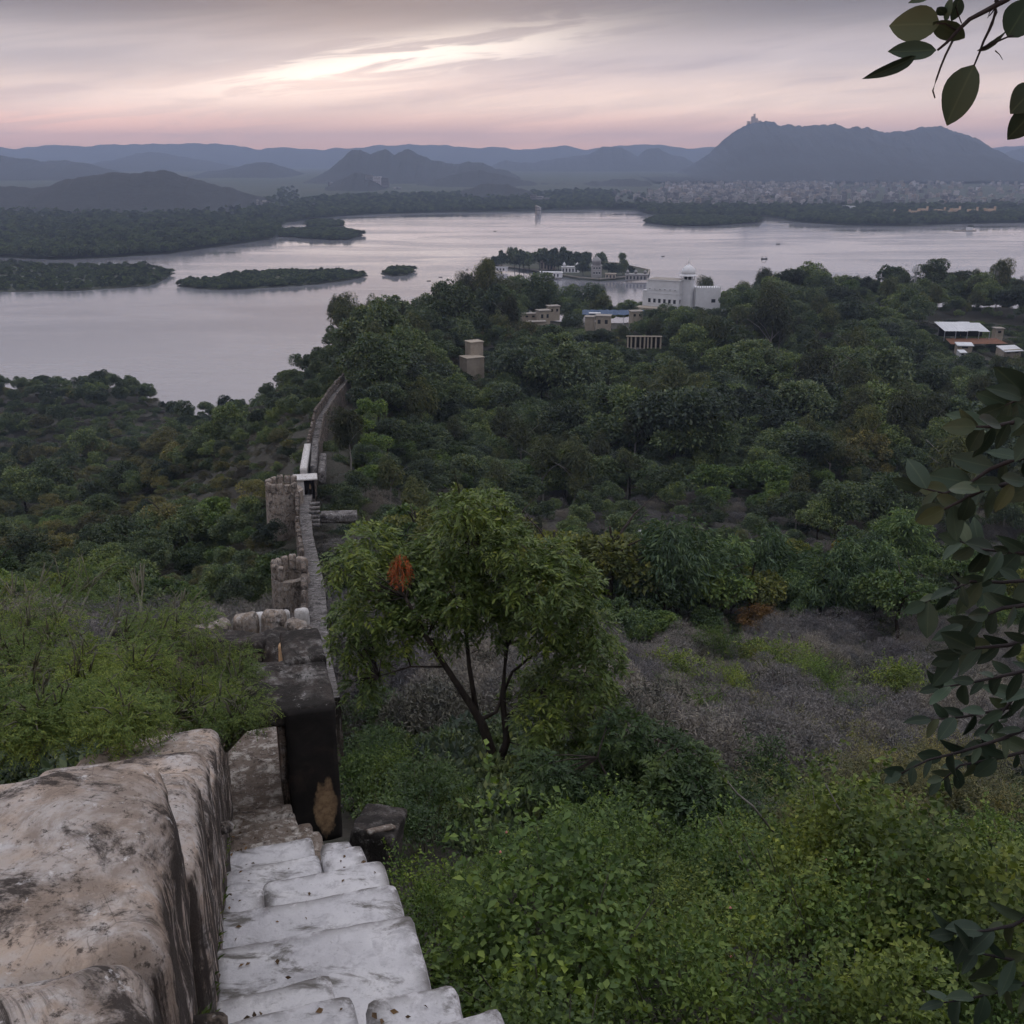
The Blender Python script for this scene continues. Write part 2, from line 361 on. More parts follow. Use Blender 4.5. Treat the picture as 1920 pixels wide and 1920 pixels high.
ter = obj('hillside', np_mesh('hillside', np.c_[GX.ravel(), GY.ravel(), GZ], fc, k.m, True)); tag(ter, kind='structure')

# ------------------------------------------------------------------ lake, far plain, islands
k = NM('lake_water'); p = k.pos()
k.col((.225, .225, .25)); k.b.inputs['Roughness'].default_value = .07; k.b.inputs['IOR'].default_value = 1.7; k.b.inputs['Specular IOR Level'].default_value = 1.0
w1 = k.noise(k.mapv(p, (.05, .16, 1)), 1, 5, .6, .3); w2 = k.noise(k.mapv(p, (.004, .012, 1)), 1, 6, .6, .6)
rr = k.ramp(w2, [(.42, .04), (.58, .16)]); k.L(rr, k.b.inputs['Roughness'])
k.bump(k.math('MULTIPLY', w1, k.ramp(w2, [(.4, .3), (.6, 1.)])), .15, 1.0)
lake = MB().add([(-9000, 150, 0), (9000, 150, 0), (9000, 9000, 0), (-9000, 9000, 0)], [(0, 1, 2, 3)]).build('lake', k.m); tag(lake, kind='structure')

shore = [(-1400, 486), (-600, 484), (0, 483), (95, 487), (180, 484), (300, 477), (360, 468), (450, 456), (500, 449), (522, 440), (515, 432), (530, 418), (620, 407), (700, 402), (850, 398), (1000, 396),
         (1100, 393), (1195, 394), (1205, 400), (1240, 404), (1440, 407), (1500, 417), (1600, 423), (1700, 424), (1800, 420), (1920, 418), (2500, 416), (3300, 416)]
def interp(tab, x): return np.interp(x, [t[0] for t in tab], [t[1] for t in tab])
def lakeY(py):
    b = (960 - py) / F; return -CAM_Z * (cp + b * sp) / (-sp + b * cp)
def plain_z(Y): return 1.2 + np.clip(.0085 * (Y - 2100), 0, 30)
cols = np.linspace(-1400, 3300, 240); mult = [.985, 1.0, 1.004, 1.03, 1.1, 1.22, 1.4, 1.7, 2.1, 2.7, 3.6, 5.0, 8.0, 14.]
V = []
for i, m in enumerate(mult):
    for px in cols:
        Ys = lakeY(interp(shore, px) + 1.0 * mnoise.noise(Vector((px * .04, 0, 3)))); Y = min(Ys * m, 12800); v = P(px, 400, Y)
        z = -1.0 if i == 0 else (.05 if i == 1 else float(plain_z(Y)) * min(1, (m - 1) * 40 + .5))
        V.append((v.x, Y, z))
ids = np.arange(len(V)).reshape(len(mult), len(cols))
fc = np.stack([ids[:-1, :-1], ids[:-1, 1:], ids[1:, 1:], ids[1:, :-1]], -1).reshape(-1, 4)
k = NM('far_plain'); p = k.pos(); n = k.noise(p, .006, 8, .7); k.col(k.ramp(n, [(.35, (.03, .042, .028)), (.6, (.05, .058, .036)), (.75, (.10, .09, .07))]))
M['plain'] = k.m
g = obj('ground', np_mesh('ground', V, fc, k.m, True)); tag(g, kind='structure')

isl_mat = plain('island_soil', (.05, .055, .035), .9, .3, .05)
def island(outline, h, name='island'):
    pts = [PZ(a, b, 0) for a, b in outline]; c = sum(pts, Vector()) / len(pts); dense = []
    for i, a in enumerate(pts):
        b = pts[(i + 1) % len(pts)]
        for t in range(4): dense.append(a.lerp(b, t / 4) + Vector((mnoise.noise(a.lerp(b, t / 4) * .05), mnoise.noise(a.lerp(b, t / 4) * .07) * 3, 0)) * 2.0)
    n = len(dense); vs = []; fs = []
    for s_, z in ((1, -.6), (.985, .5), (.85, .5 + h * .5), (.45, h + .5)):
        for d in dense: q_ = c + (d - c) * s_; vs.append((q_.x, q_.y, z))
    for r in range(3):
        for i in range(n): fs.append((r * n + i, r * n + (i + 1) % n, (r + 1) * n + (i + 1) % n, (r + 1) * n + i))
    fs.append(tuple(3 * n + i for i in range(n)))
    o = MB().add(vs, fs).build(name, isl_mat); tag(o, kind='structure'); return [(d.x, d.y) for d in dense]
isl = []
isl.append((island([(-700, 560), (0, 548), (150, 545), (280, 537), (300, 530), (330, 512), (300, 506), (270, 497), (200, 500), (95, 501), (30, 494), (-700, 490)], 1.5), 'marsh'))
isl.append((island([(330, 536), (400, 544), (480, 541), (580, 535), (650, 527), (692, 517), (640, 513), (560, 512), (450, 516), (400, 526), (350, 530)], 3.0), 'isle'))
isl.append((island([(714, 513), (735, 519), (760, 517), (782, 508), (760, 506), (735, 506)], 1.0), 'isle'))
isl.append((island([(520, 444), (600, 449), (650, 451), (682, 441), (650, 434), (600, 432), (520, 436)], 1.5), 'isle'))
isl.append((island([(575, 425), (610, 427), (645, 424), (640, 418), (600, 416), (578, 419)], 1.0), 'isle'))
isl.append((island([(1208, 418), (1260, 424), (1330, 424), (1420, 418), (1430, 412), (1340, 408), (1230, 408)], 1.5), 'isle'))

# ------------------------------------------------------------------ hills
def hillmat(name, c):
    k = NM(name); p = k.pos(); n = k.noise(p, .012, 9, .75); n2 = k.noise(p, .05, 6, .7)
    k.col(k.ramp(k.math('MULTIPLY', k.math('ADD', n, n2), .5), [(.35, tuple(x * .6 for x in c)), (.65, tuple(x * 1.3 for x in c))])); k.bump(n2, .9, 10); return k.m
M['hill'] = hillmat('hill_scrub', (.026, .030, .030))
def hill(prof, Y, depth, seed=0, rough=1.0, fringe=0, nx=300, nd=27, jag=4.5):
    x0, x1 = prof[0][0], prof[-1][0]; V = []
    for j in range(nd):
        t = j / (nd - 1) * 2 - 1                               # -1 front foot, 0 crest, 1 back foot
        for i in range(nx):
            px = x0 + (x1 - x0) * i / (nx - 1); top = P(px, float(interp(prof, px)) - jag * mnoise.fractal(Vector((px * .021, seed * 5.7, 1.3)), .9, 2.1, 5), Y); zb = float(plain_z(Y)) - 4
            env = (1 - abs(t)) ** (1.15 if t < 0 else 1) ; X = top.x * (1 + t * depth / Y * .6); y = Y + t * depth
            f = mnoise.fractal(Vector((X * .0022 + seed, y * .0022, seed * 3.1)), 1, 2.1, 6); gul = abs(mnoise.noise(Vector((X * .006 + seed, y * .0016, 7))))
            H = max(top.z - zb, 0)
            z = zb - 3 + (H + 3) * env * (1 + (0 if j == nd // 2 else .22 * f * rough * (1 - env * .6))) - gul * H * .16 * (1 - abs(t)) * (abs(t) > .01) * min(1, abs(t) * 5)
            f2 = mnoise.fractal(Vector((X * .012 + seed, y * .012, seed)), 1, 2.1, 4); z += (f2 * .035 * H * (.25 + abs(t)) + f * .02 * H + fringe * mnoise.noise(Vector((X * .05, y * .05, seed)))) * env
            V.append((X, y, z))
    ids = np.arange(len(V)).reshape(nd, nx); fc = np.stack([ids[:-1, :-1], ids[:-1, 1:], ids[1:, 1:], ids[1:, :-1]], -1).reshape(-1, 4)
    o = obj('hill', np_mesh('hill', V, fc, M['hill'], True)); tag(o, kind='structure'); return o
hill([(-500, 262), (-200, 280), (0, 275), (60, 277), (100, 272), (220, 272), (400, 269), (440, 272), (480, 280), (540, 276), (600, 279), (660, 276), (740, 272), (830, 273), (900, 278), (960, 281), (1050, 276), (1100, 281), (1170, 273), (1200, 270), (1240, 269), (1290, 280), (1350, 276), (1500, 290), (1750, 285), (1960, 272), (2200, 265), (2500, 285)], 10800, 1700, 1, nx=420)
hill([(120, 332), (180, 306), (280, 286), (330, 290), (400, 302), (500, 330), (640, 334)], 7800, 1400, 2)
hill([(-500, 300), (-150, 280), (0, 291), (60, 300), (130, 302), (210, 320), (300, 345)], 5200, 900, 3)
hill([(330, 345), (390, 320), (460, 309), (510, 304), (545, 318), (590, 345)], 5400, 700, 4)
hill([(560, 352), (610, 320), (640, 298), (660, 280), (676, 279), (695, 288), (722, 280), (740, 289), (765, 280), (785, 292), (812, 302), (860, 308), (880, 303), (905, 306), (950, 322), (1000, 345)], 4700, 800, 5, fringe=3)
hill([(860, 345), (900, 318), (950, 302), (1000, 305), (1050, 296), (1095, 290), (1130, 276), (1165, 277), (1195, 295), (1215, 280), (1235, 276), (1255, 288), (1280, 298), (1330, 315), (1420, 345)], 7600, 1200, 6, fringe=2)
hill([(1180, 362), (1240, 335), (1280, 320), (1320, 296), (1350, 268), (1385, 237), (1402, 228), (1450, 227), (1490, 233), (1520, 235), (1540, 233), (1600, 238), (1650, 246), (1690, 251), (1715, 248), (1735, 242), (1760, 241), (1790, 243), (1815, 250), (1840, 268), (1870, 290), (1900, 309), (1960, 325), (2060, 340)], 6000, 2100, 7, nx=520, nd=41, fringe=7, jag=9)
hill([(1800, 330), (1860, 295), (1920, 276), (2050, 250), (2300, 300)], 8200, 1200, 8)
hill([(-500, 372), (-200, 345), (0, 351), (90, 350), (120, 340), (150, 331), (200, 327), (260, 320), (300, 320), (330, 326), (380, 340), (430, 352), (470, 366), (510, 382), (560, 400)], 2450, 520, 9, fringe=3, nx=320)
hill([(590, 366), (630, 338), (665, 325), (695, 331), (720, 345), (760, 362), (800, 370)], 3500, 350, 10, fringe=2)
hill([(830, 378), (870, 358), (905, 346), (950, 345), (985, 358), (1030, 378)], 2900, 300, 11, fringe=2)
hill([(700, 372), (800, 340), (860, 326), (900, 318), (960, 330), (1010, 346), (1070, 346), (1150, 337), (1215, 340), (1260, 362)], 3900, 400, 12, fringe=2)
# ------------------------------------------------------------------ foliage makers
def rot_frames(d, rng, up=None):
    """unit directions d (N,3) -> two perpendicular unit vectors"""
    r = rng.normal(size=d.shape) if up is None else up + rng.normal(size=d.shape) * .45
    a = np.cross(d, r); a /= np.linalg.norm(a, axis=1, keepdims=True) + 1e-9
    return a, np.cross(a, d)
def leaves(pos, d, L, wd, rng, up=None, fold=.18, droop=0.0):
    """one folded leaf (2 triangles pairs) per position: base, left, tip, right"""
    a, n = rot_frames(d, rng, up); L = np.asarray(L).reshape(-1, 1) * np.ones((len(pos), 1)); w_ = L * wd
    tip = pos + d * L; tip[:, 2] -= (droop * L[:, 0])
    mid = pos + d * L * .48; mid[:, 2] -= droop * L[:, 0] * .25
    l = mid + a * w_ * .5 + n * w_ * fold; r = mid - a * w_ * .5 + n * w_ * fold
    V = np.stack([pos, l, tip, r], 1).reshape(-1, 3)
    b = np.arange(len(pos)) * 4
    Fc = np.concatenate([np.stack([b, b + 1, b + 2], 1), np.stack([b, b + 2, b + 3], 1)])
    return V, Fc
def unit(v): return v / (np.linalg.norm(v, axis=1, keepdims=True) + 1e-9)
def cat(parts):
    V = []; Fc = []; o = 0
    for v, f in parts: V.append(v); Fc.append(f + o); o += len(v)
    return np.concatenate(V), np.concatenate(Fc)
def lobes(rng, n, rx, rz, z0, spread=.62):
    c = unit(rng.normal(size=(n, 3))); c[:, 2] = np.abs(c[:, 2]) * .9 - .12
    c *= (rng.uniform(.3, 1.15, (n, 1)) ** .6) * spread * [1.12, .9, 1.1]; rad = rng.uniform(.16, .46, n)
    return c * [rx, rx, rz] + [0, 0, z0], rad[:, None] * np.array([rx, rx, rz * .9])
def crown_mesh(name, mat, seed, h=9, rx=3.6, rz=3.4, nl=16, n=4200, size=.42, wd=.6, out=.9, droop=.15, spread=.84):
    rng = np.random.default_rng(seed); c, r = lobes(rng, nl, rx, rz, h - rz * 1.05, spread)
    k = rng.integers(0, nl, n); dirs = unit(rng.normal(size=(n, 3)) + [0, 0, .35])
    pos = c[k] + dirs * r[k] * (rng.uniform(.45, 1.08, (n, 1)) ** .5)
    d = unit(dirs * out + rng.normal(size=(n, 3)) * .6 + [0, 0, -.1])
    V, Fc = leaves(pos, d, rng.uniform(.6, 1.3, n) * size, wd, rng, up=np.array([0, 0, 1.]), droop=droop)
    return np_mesh(name, V, Fc, mat)
def trunk_mesh(name, mat, seed, h=9, r=.22, limbs=5, top=.75):
    rng = random.Random(seed); m = MB(); pts = [(0, 0, -1.5)]; x = y = 0
    for i in range(1, 6):
        x += rng.uniform(-.25, .25); y += rng.uniform(-.25, .25); pts.append((x, y, h * top * i / 5))
    m.tube(pts, [r * (1 - .13 * i) for i in range(6)], 6)
    for _ in range(limbs):
        a = rng.uniform(0, 6.28); z = rng.uniform(.35, .65) * h; i = int(z / (h * top) * 5); b = Vector(pts[min(i, 5)]); b.z = z
        L = h * rng.uniform(.2, .33); e = b + Vector((math.cos(a) * L, math.sin(a) * L, L * .9))
        m.tube([b, b.lerp(e, .5) + Vector((0, 0, .12 * L)), e], [r * .5, r * .33, r * .12], 5)
    return m.mesh(name, mat)
def scrub_mesh(name, mat, seed, rx=2.6, h=3.2, n=5200, size=.34, wd=.10, leafy=0.0):
    """dome of fine bare twigs"""
    rng = np.random.default_rng(seed); nl = 14
    c = rng.normal(size=(nl, 3)) * [rx * .45, rx * .45, 0] + [0, 0, h * .35]; rr = rng.uniform(.35, .6, (nl, 1)) * [rx, rx, h * .62]
    k = rng.integers(0, nl, n); dirs = unit(rng.normal(size=(n, 3)) + [0, 0, .5])
    pos = c[k] + dirs * rr[k] * rng.uniform(.55, 1.0, (n, 1)) ** .5; pos[:, 2] = np.abs(pos[:, 2])
    d = unit(dirs * .5 + rng.normal(size=(n, 3)) * .9)
    return np_mesh(name, *leaves(pos, d, rng.uniform(.5, 1.5, n) * size, wd, rng), mat)
def plume_mesh(name, mat, seed, h=6, rx=3.2, n=6000, size=.42):
    """bamboo-like clump: arching plumes of narrow leaves"""
    rng = np.random.default_rng(seed); nc = 46; a = rng.uniform(0, 6.283, nc); R = rng.uniform(.1, 1, nc) * rx; H = h * (1.05 - .45 * (R / rx) ** 2) * rng.uniform(.8, 1.05, nc)
    k = rng.integers(0, nc, n); t = rng.uniform(.3, 1, n) ** .7
    r = R[k] * t ** 1.6; z = H[k] * (t * 1.25 - .32 * t ** 3) / .93
    pos = np.c_[np.cos(a[k]) * r, np.sin(a[k]) * r, z] + rng.normal(size=(n, 3)) * .28
    d = unit(np.c_[np.cos(a[k]), np.sin(a[k]), -.15 * np.ones(n)] + rng.normal(size=(n, 3)) * .8)
    return np_mesh(name, *leaves(pos, d, rng.uniform(.6, 1.3, n) * size, .22, rng, droop=.3), mat)

LC = {'dark': (.070, .102, .072), 'green': (.076, .126, .050), 'olive': (.105, .112, .060), 'yellowish': (.105, .128, .042), 'bamboo': (.080, .135, .070),
      'eucalypt': (.078, .098, .056), 'grey': (.165, .155, .152), 'brown': (.105, .102, .082), 'mid': (.085, .125, .070)}
for k_, c_ in LC.items(): M['leaf_' + k_] = leafmat('leaf_' + k_, c_, var=.42 if k_ not in ('grey', 'brown') else .35, trans=.2 if k_ not in ('grey', 'brown') else 0, yellow=.25 if k_ not in ('grey', 'brown') else .02, objvar=.5 if k_ not in ('grey', 'brown') else .32)
KIND = {}
def addkind(kind, crowns, trunks): KIND[kind] = (crowns, trunks)
T_dark = [trunk_mesh('trunk', M['bark'], s_, 9) for s_ in (1, 2)]
T_pale = [trunk_mesh('trunk', M['palebark'], s_, 12, .16, 4, .85) for s_ in (3, 4)]
T_bush = [trunk_mesh('trunk', M['bark'], 5, 3, .08, 6, .6)]
addkind('dark', [crown_mesh('crown', M['leaf_dark'], 10 + i, 9.5, 3.8, 3.6, 18, 5200, .40) for i in range(3)], T_dark)
addkind('mid', [crown_mesh('crown', M['leaf_mid'], 50 + i, 9, 3.7, 3.4, 15, 5200, .38) for i in range(3)], T_dark)
addkind('green', [crown_mesh('crown', M['leaf_green'], 20 + i, 8, 3.5, 3.1, 15, 5000, .38) for i in range(3)], T_dark)
addkind('olive', [crown_mesh('crown', M['leaf_olive'], 30 + i, 7.5, 3.5, 2.9, 16, 4600, .34, .45) for i in range(2)], T_dark)
addkind('yellowish', [crown_mesh('crown', M['leaf_yellowish'], 40 + i, 7, 3.0, 2.7, 13, 4400, .36) for i in range(2)], T_dark)
addkind('eucalypt', [crown_mesh('crown', M['leaf_eucalypt'], 60 + i, 13, 2.7, 5.2, 16, 4600, .44, .3, droop=.6, spread=.75) for i in range(2)], T_pale)
addkind('bamboo', [plume_mesh('crown', M['leaf_bamboo'], 70 + i) for i in range(2)], T_bush)
addkind('grey', [scrub_mesh('crown', M['leaf_grey'], 80 + i, 1.75 + .25 * i, 3.5, 15000, .17, .12) for i in range(3)], T_bush)
addkind('brown', [scrub_mesh('crown', M['leaf_brown'], 90 + i, 2.1, 3.4, 12000, .16, .22) for i in range(2)], T_bush)
SIZE = {'dark': 8.5, 'mid': 8, 'green': 7, 'olive': 6.5, 'yellowish': 6, 'eucalypt': 12, 'bamboo': 6, 'grey': 4.5, 'brown': 4.8}

# which growth stands where (hillside zones, as seen from the stairs)
rng = np.random.default_rng(7)
def zone(px, py, Y, r, nz):
    if px < 610 - (py - 700) * .02 and py > 690:                        # slope left of the rampart
        if py < 800: w = {'brown': .4, 'grey': .12, 'dark': .18, 'mid': .2, 'olive': .1}
        elif py < 950: w = {'brown': .36, 'olive': .22, 'mid': .22, 'dark': .12, 'green': .08}
        else: w = {'green': .34, 'mid': .26, 'olive': .2, 'dark': .1, 'brown': .1}
        if py > 1085 and px > 350: w = {'grey': .6, 'brown': .4}
    elif Y > 190: w = {'dark': .40, 'mid': .29, 'eucalypt': .15, 'olive': .09, 'green': .07}
    elif py < 900: w = {'mid': .36, 'dark': .2, 'green': .18, 'eucalypt': .1, 'brown': .08, 'olive': .08}
    elif py < 1010: w = {'green': .26, 'grey': .30, 'mid': .16, 'eucalypt': .1, 'olive': .1, 'yellowish': .08}
    elif 1030 < py < 1120 and 1250 < px < 1690: w = {'grey': .08, 'yellowish': .16, 'bamboo': .46, 'green': .2, 'olive': .1}
    elif py < 1150: w = {'grey': .42, 'green': .24, 'yellowish': .12, 'brown': .12, 'bamboo': .1}
    else: w = {'grey': .66, 'brown': .12, 'yellowish': .08, 'green': .14}
    ks = list(w); ps = np.array([w[a] for a in ks]); ps = np.cumsum(ps / ps.sum())
    v = min(.999, max(0, r * .45 + nz * .55)); return ks[int(np.searchsorted(ps, v))]
wk = np.array([[a.x, a.y] for a in walk]); wk = np.vstack([[[0.3, 0]], wk])
def wall_dist(x, y):
    best = np.full(len(x), 1e9)
    for a, b in zip(wk[:-1], wk[1:]):
        d = b - a; t = np.clip(((x - a[0]) * d[0] + (y - a[1]) * d[1]) / (d @ d), 0, 1); best = np.minimum(best, np.hypot(x - a[0] - t * d[0], y - a[1] - t * d[1]))
    return best
pts = []
for y0, y1, sp_ in ((34, 60, 3.3), (60, 110, 3.9), (110, 200, 4.0), (200, 330, 6.0), (330, 545, 7.0)):
    yy = np.arange(y0, y1, sp_)
    for y in yy:
        xs = np.arange(-.68 * y - 10, .68 * y + 10, sp_); pts.append(np.c_[xs + rng.uniform(-.48, .48, len(xs)) * sp_, y + rng.uniform(-.48, .48, len(xs)) * sp_])
pts = np.concatenate(pts); gz = ground(pts[:, 0], pts[:, 1]); keep = (gz > 1.2) & (wall_dist(pts[:, 0], pts[:, 1]) > 1.9 + np.clip((pts[:, 1] - 60) / 35, 0, 3.0))
pts = pts[keep]; gz = gz[keep]
px, py, dd = proj(pts[:, 0], pts[:, 1], gz + 4)
CLEAR = [(865, 655, 925, 745, 268, 318), (985, 575, 1055, 640, 380, 450), (1090, 575, 1215, 640, 385, 470), (1195, 560, 1360, 610, 440, 512), (1170, 625, 1245, 668, 330, 362), (1755, 618, 1920, 700, 352, 425), (590, 930, 690, 1000, 92, 116), (565, 840, 625, 900, 113, 140), (840, 1180, 1030, 1560, 30, 36)]
SHOW = [(985, 600, 1052, 418), (1092, 606, 1148, 412), (1180, 566, 1345, 492), (1176, 640, 1240, 345), (868, 676, 918, 290), (1766, 640, 1850, 384), (1872, 655, 1908, 366)]
info = []
for i in range(len(pts)):
    Y = pts[i, 1]
    if any(a - 4 < px[i] < c + 4 and Y0 < Y < Y1 for a, b, c, d, Y0, Y1 in CLEAR): continue
    if 1765 < px[i] < 1915 and 300 < Y < 352 and rng.random() < .55: continue
    nz = .5 + .75 * mnoise.noise(Vector((pts[i, 0] * .035, Y * .035, 2.2))); kd = zone(px[i], py[i], Y, rng.random(), nz)
    if Y < 62 and kd not in ('grey', 'brown'): kd = 'grey' if rng.random() < .7 else 'brown'
    sc = rng.uniform(.6, 1.35) * (.8 + .9 * max(-.3, mnoise.noise(Vector((pts[i, 0] * .05, Y * .05, 9.1)))))
    if Y > 170 and mnoise.noise(Vector((pts[i, 0] * .09, Y * .09, 4.4))) < -.52: continue
    if kd in ('grey', 'brown') and Y < 115: sc = rng.uniform(.75, 1.45)
    if kd in ('dark', 'mid', 'green', 'olive', 'eucalypt'): sc *= .52 + .48 * min(1, max(0, (Y - 60) / 160))
    if Y > 190 and kd in ('dark', 'mid', 'eucalypt', 'olive', 'green'): sc *= rng.uniform(1.05, 1.75)
    if px[i] < 640 and Y > 130: sc *= .58                                           # low growth left of the wall
    hw = 3.6 * sc / Y * F; tp_ = proj(pts[i, 0], Y, gz[i] + SIZE[kd] * 1.12 * sc)[1]
    if any(a - hw < px[i] < c + hw and Yb - 260 < Y < Yb + 4 and tp_ < d for a, d, c, Yb in SHOW): continue
    info.append([pts[i, 0], Y, gz[i], kd, sc, rng.uniform(0, 6.283), dd[i], px[i], py[i]])
# particular trees and bushes of the photograph
def put(pxx, pyy, Y, kd, sc): 
    v = P(pxx, pyy, Y); info.append([v.x, Y, float(ground(v.x, Y)[0]), kd, sc, 1.0, Y, pxx, pyy])
for a in ((935, 600, 372, 'dark', 1.25), (965, 595, 380, 'dark', .95), (905, 590, 366, 'dark', .9), (1068, 585, 432, 'dark', 1.15), (1140, 575, 468, 'dark', .95), (1178, 570, 468, 'dark', 1.05), (1210, 575, 452, 'mid', .8),
          (735, 640, 292, 'eucalypt', .8), (712, 645, 286, 'eucalypt', .85), (760, 640, 296, 'mid', .9), (1360, 545, 478, 'eucalypt', .8), (1385, 540, 480, 'eucalypt', .95), (1425, 540, 478, 'eucalypt', .95), (1510, 540, 485, 'dark', 1.15), (1575, 530, 485, 'dark', 1.1), (1620, 520, 486, 'dark', 1.35), (1638, 530, 482, 'dark', 1.1), (1742, 525, 485, 'eucalypt', 1.0), (1805, 525, 486, 'dark', 1.2), (1900, 530, 486, 'dark', 1.2)): put(*a)
rp_ = random.Random(8)
for i_ in range(80):
    a_ = rp_.uniform(-40, 300); Y_ = rp_.uniform(424, 462) - max(0, a_ - 230) * .15; v_ = P(a_, 745, Y_); zz = float(ground(v_.x, Y_)[0])
    if zz > .2: info.append([v_.x, Y_, zz, rp_.choice(('dark', 'mid', 'dark', 'olive')), rp_.uniform(.65, 1.0), rp_.uniform(0, 6), Y_, a_, 725])
SMALLTOP = {'dark': 'dark green broad-crowned tree', 'mid': 'deep green round-crowned tree', 'green': 'fresh green leafy tree', 'olive': 'olive brown small-leaved tree', 'yellowish': 'yellow green rounded tree',
            'eucalypt': 'tall slender grey-green tree with pale trunk', 'bamboo': 'feathery pale green clump', 'grey': 'grey leafless thorn bush', 'brown': 'brownish half-bare bush'}
def region(px, py, Y):
    h = 'nearer' if py > 1180 else 'farther'
    if px < 610 and py > 690: return 'on the left slope, ' + ('low' if py > 960 else 'high') + (' near the wall' if px > 320 else ' by the edge')
    s3 = 'toward the wall' if px < 1060 else ('in the middle' if px < 1480 else 'toward the right edge')
    if Y > 330: return 'on the far lakeside ridge, ' + s3
    if Y > 180: return 'in the dark wood, ' + s3
    return 'in the ' + h + ' scrub, ' + s3
rest = {}
def plant(rec, label=None, cat=None, group=None, name=None):
    x, y, z, kd, sc, rz = rec[:6]; cr, tr = KIND[kd]; bush = kd in ('grey', 'brown', 'bamboo'); i = int(rz * 100)
    if not label: label = SMALLTOP[kd] + ' ' + region(rec[7], rec[8], y)
    t = thing(name or ('bush' if bush else 'tree'), label, cat or ('bush' if bush else 'tree'), (x, y, z), rz, group or label + 's group'.replace('s group', ''))
    t.scale = (sc, sc, sc)
    obj('trunk', tr[i % len(tr)], t); obj('crown', cr[i % len(cr)], t); return t
trees = [r for r in info if r[3] not in ('grey', 'brown', 'bamboo')]; bushes = [r for r in info if r[3] in ('grey', 'brown', 'bamboo')]
def visible_size(r): return SIZE[r[3]] * r[4] / r[6] if -40 < r[7] < 1960 else 0
for lst in (trees, bushes):
    lst.sort(key=visible_size, reverse=True)
    for r in lst[:285]: plant(r)
    for r in lst[285:]: rest.setdefault(r[3] in ('grey', 'brown', 'bamboo'), []).append(r)
def scatter(name, recs, label, protos):
    """one mass of growth: recs of (x, y, z, proto index, scale, turn)"""
    a = np.array([[r[0], r[1], r[2]] for r in recs], np.float32); me = bpy.data.meshes.new(name); me.vertices.add(len(a)); me.vertices.foreach_set('co', a.ravel())
    for nm, tp, vals in (('sc', 'FLOAT', [r[4] for r in recs]), ('rz', 'FLOAT', [r[5] for r in recs]), ('pi', 'INT', [r[3] for r in recs])):
        at = me.attributes.new(nm, tp, 'POINT'); at.data.foreach_set('value', vals)
    o = obj(name, me); g = bpy.data.node_groups.new(name, 'GeometryNodeTree')
    g.interface.new_socket('Geometry', in_out='INPUT', socket_type='NodeSocketGeometry'); g.interface.new_socket('Geometry', in_out='OUTPUT', socket_type='NodeSocketGeometry')
    N = g.nodes.new; gi = N('NodeGroupInput'); go = N('NodeGroupOutput'); iop = N('GeometryNodeInstanceOnPoints'); jn = N('GeometryNodeJoinGeometry')
    for me_ in reversed(protos):                                      # later links come first in the join
        po = bpy.data.objects.new('leaf_mass', me_); oi = N('GeometryNodeObjectInfo'); oi.inputs['Object'].default_value = po; oi.inputs['As Instance'].default_value = True
        g.links.new(oi.outputs['Geometry'], jn.inputs[0])
    def na(nm, tp): x = N('GeometryNodeInputNamedAttribute'); x.data_type = tp; x.inputs['Name'].default_value = nm; return x.outputs['Attribute']
    cx = N('ShaderNodeCombineXYZ'); g.links.new(na('rz', 'FLOAT'), cx.inputs[2])
    g.links.new(gi.outputs[0], iop.inputs['Points']); g.links.new(jn.outputs[0], iop.inputs['Instance']); iop.inputs['Pick Instance'].default_value = True
    g.links.new(na('pi', 'INT'), iop.inputs['Instance Index']); g.links.new(cx.outputs[0], iop.inputs['Rotation']); g.links.new(na('sc', 'FLOAT'), iop.inputs['Scale'])
    g.links.new(iop.outputs[0], go.inputs[0]); md = o.modifiers.new('scatter', 'NODES'); md.node_group = g
    tag(o, label, 'vegetation', kind='stuff'); return o
def to_rec(lst, kinds):
    protos = []; start = {}
    for kd in kinds: start[kd] = len(protos); protos += KIND[kd][0]
    return [(r[0], r[1], r[2], start[r[3]] + int(r[5] * 100) % len(KIND[r[3]][0]), r[4], r[5]) for r in lst], protos
rc, pr = to_rec(rest.get(False, []), ['dark', 'mid', 'green', 'olive', 'yellowish', 'eucalypt']); scatter('woodland', rc, 'dense green wood covering the hill down to the lake', pr)
rc, pr = to_rec(rest.get(True, []), ['grey', 'brown', 'bamboo']); scatter('thorn_scrub', rc, 'grey brown thorn scrub covering the slopes', pr)
# undergrowth that closes the gaps
und = []
for y0, y1, sp_ in ((17, 34, 1.5), (34, 70, 2.0), (70, 130, 2.6), (130, 250, 4.2), (250, 420, 6)):
    for y in np.arange(y0, y1, sp_):
        for x in np.arange(-.68 * y - 6, .68 * y + 6, sp_): und.append((x + rng.uniform(-.5, .5) * sp_, y + rng.uniform(-.5, .5) * sp_, rng.random(), rng.uniform(.45, .8), rng.uniform(0, 6.28)))
und = np.array(und); uz = ground(und[:, 0], und[:, 1]); ok = (uz > .8) & (wall_dist(und[:, 0], und[:, 1]) > 1.25) ; und = und[ok]; uz = uz[ok]
upx, upy, _ = proj(und[:, 0], und[:, 1], uz + 1); rc = []
under = [scrub_mesh('u', M['leaf_grey'], 201, 2.4, 1.8, 7000, .2, .12), scrub_mesh('u', M['leaf_brown'], 202, 2.4, 2.2, 6000, .2, .25), scrub_mesh('u', M['leaf_mid'], 203, 2.2, 2.2, 3600, .26, .5), scrub_mesh('u', M['leaf_dark'], 204, 2.2, 2.4, 3600, .28, .5)]
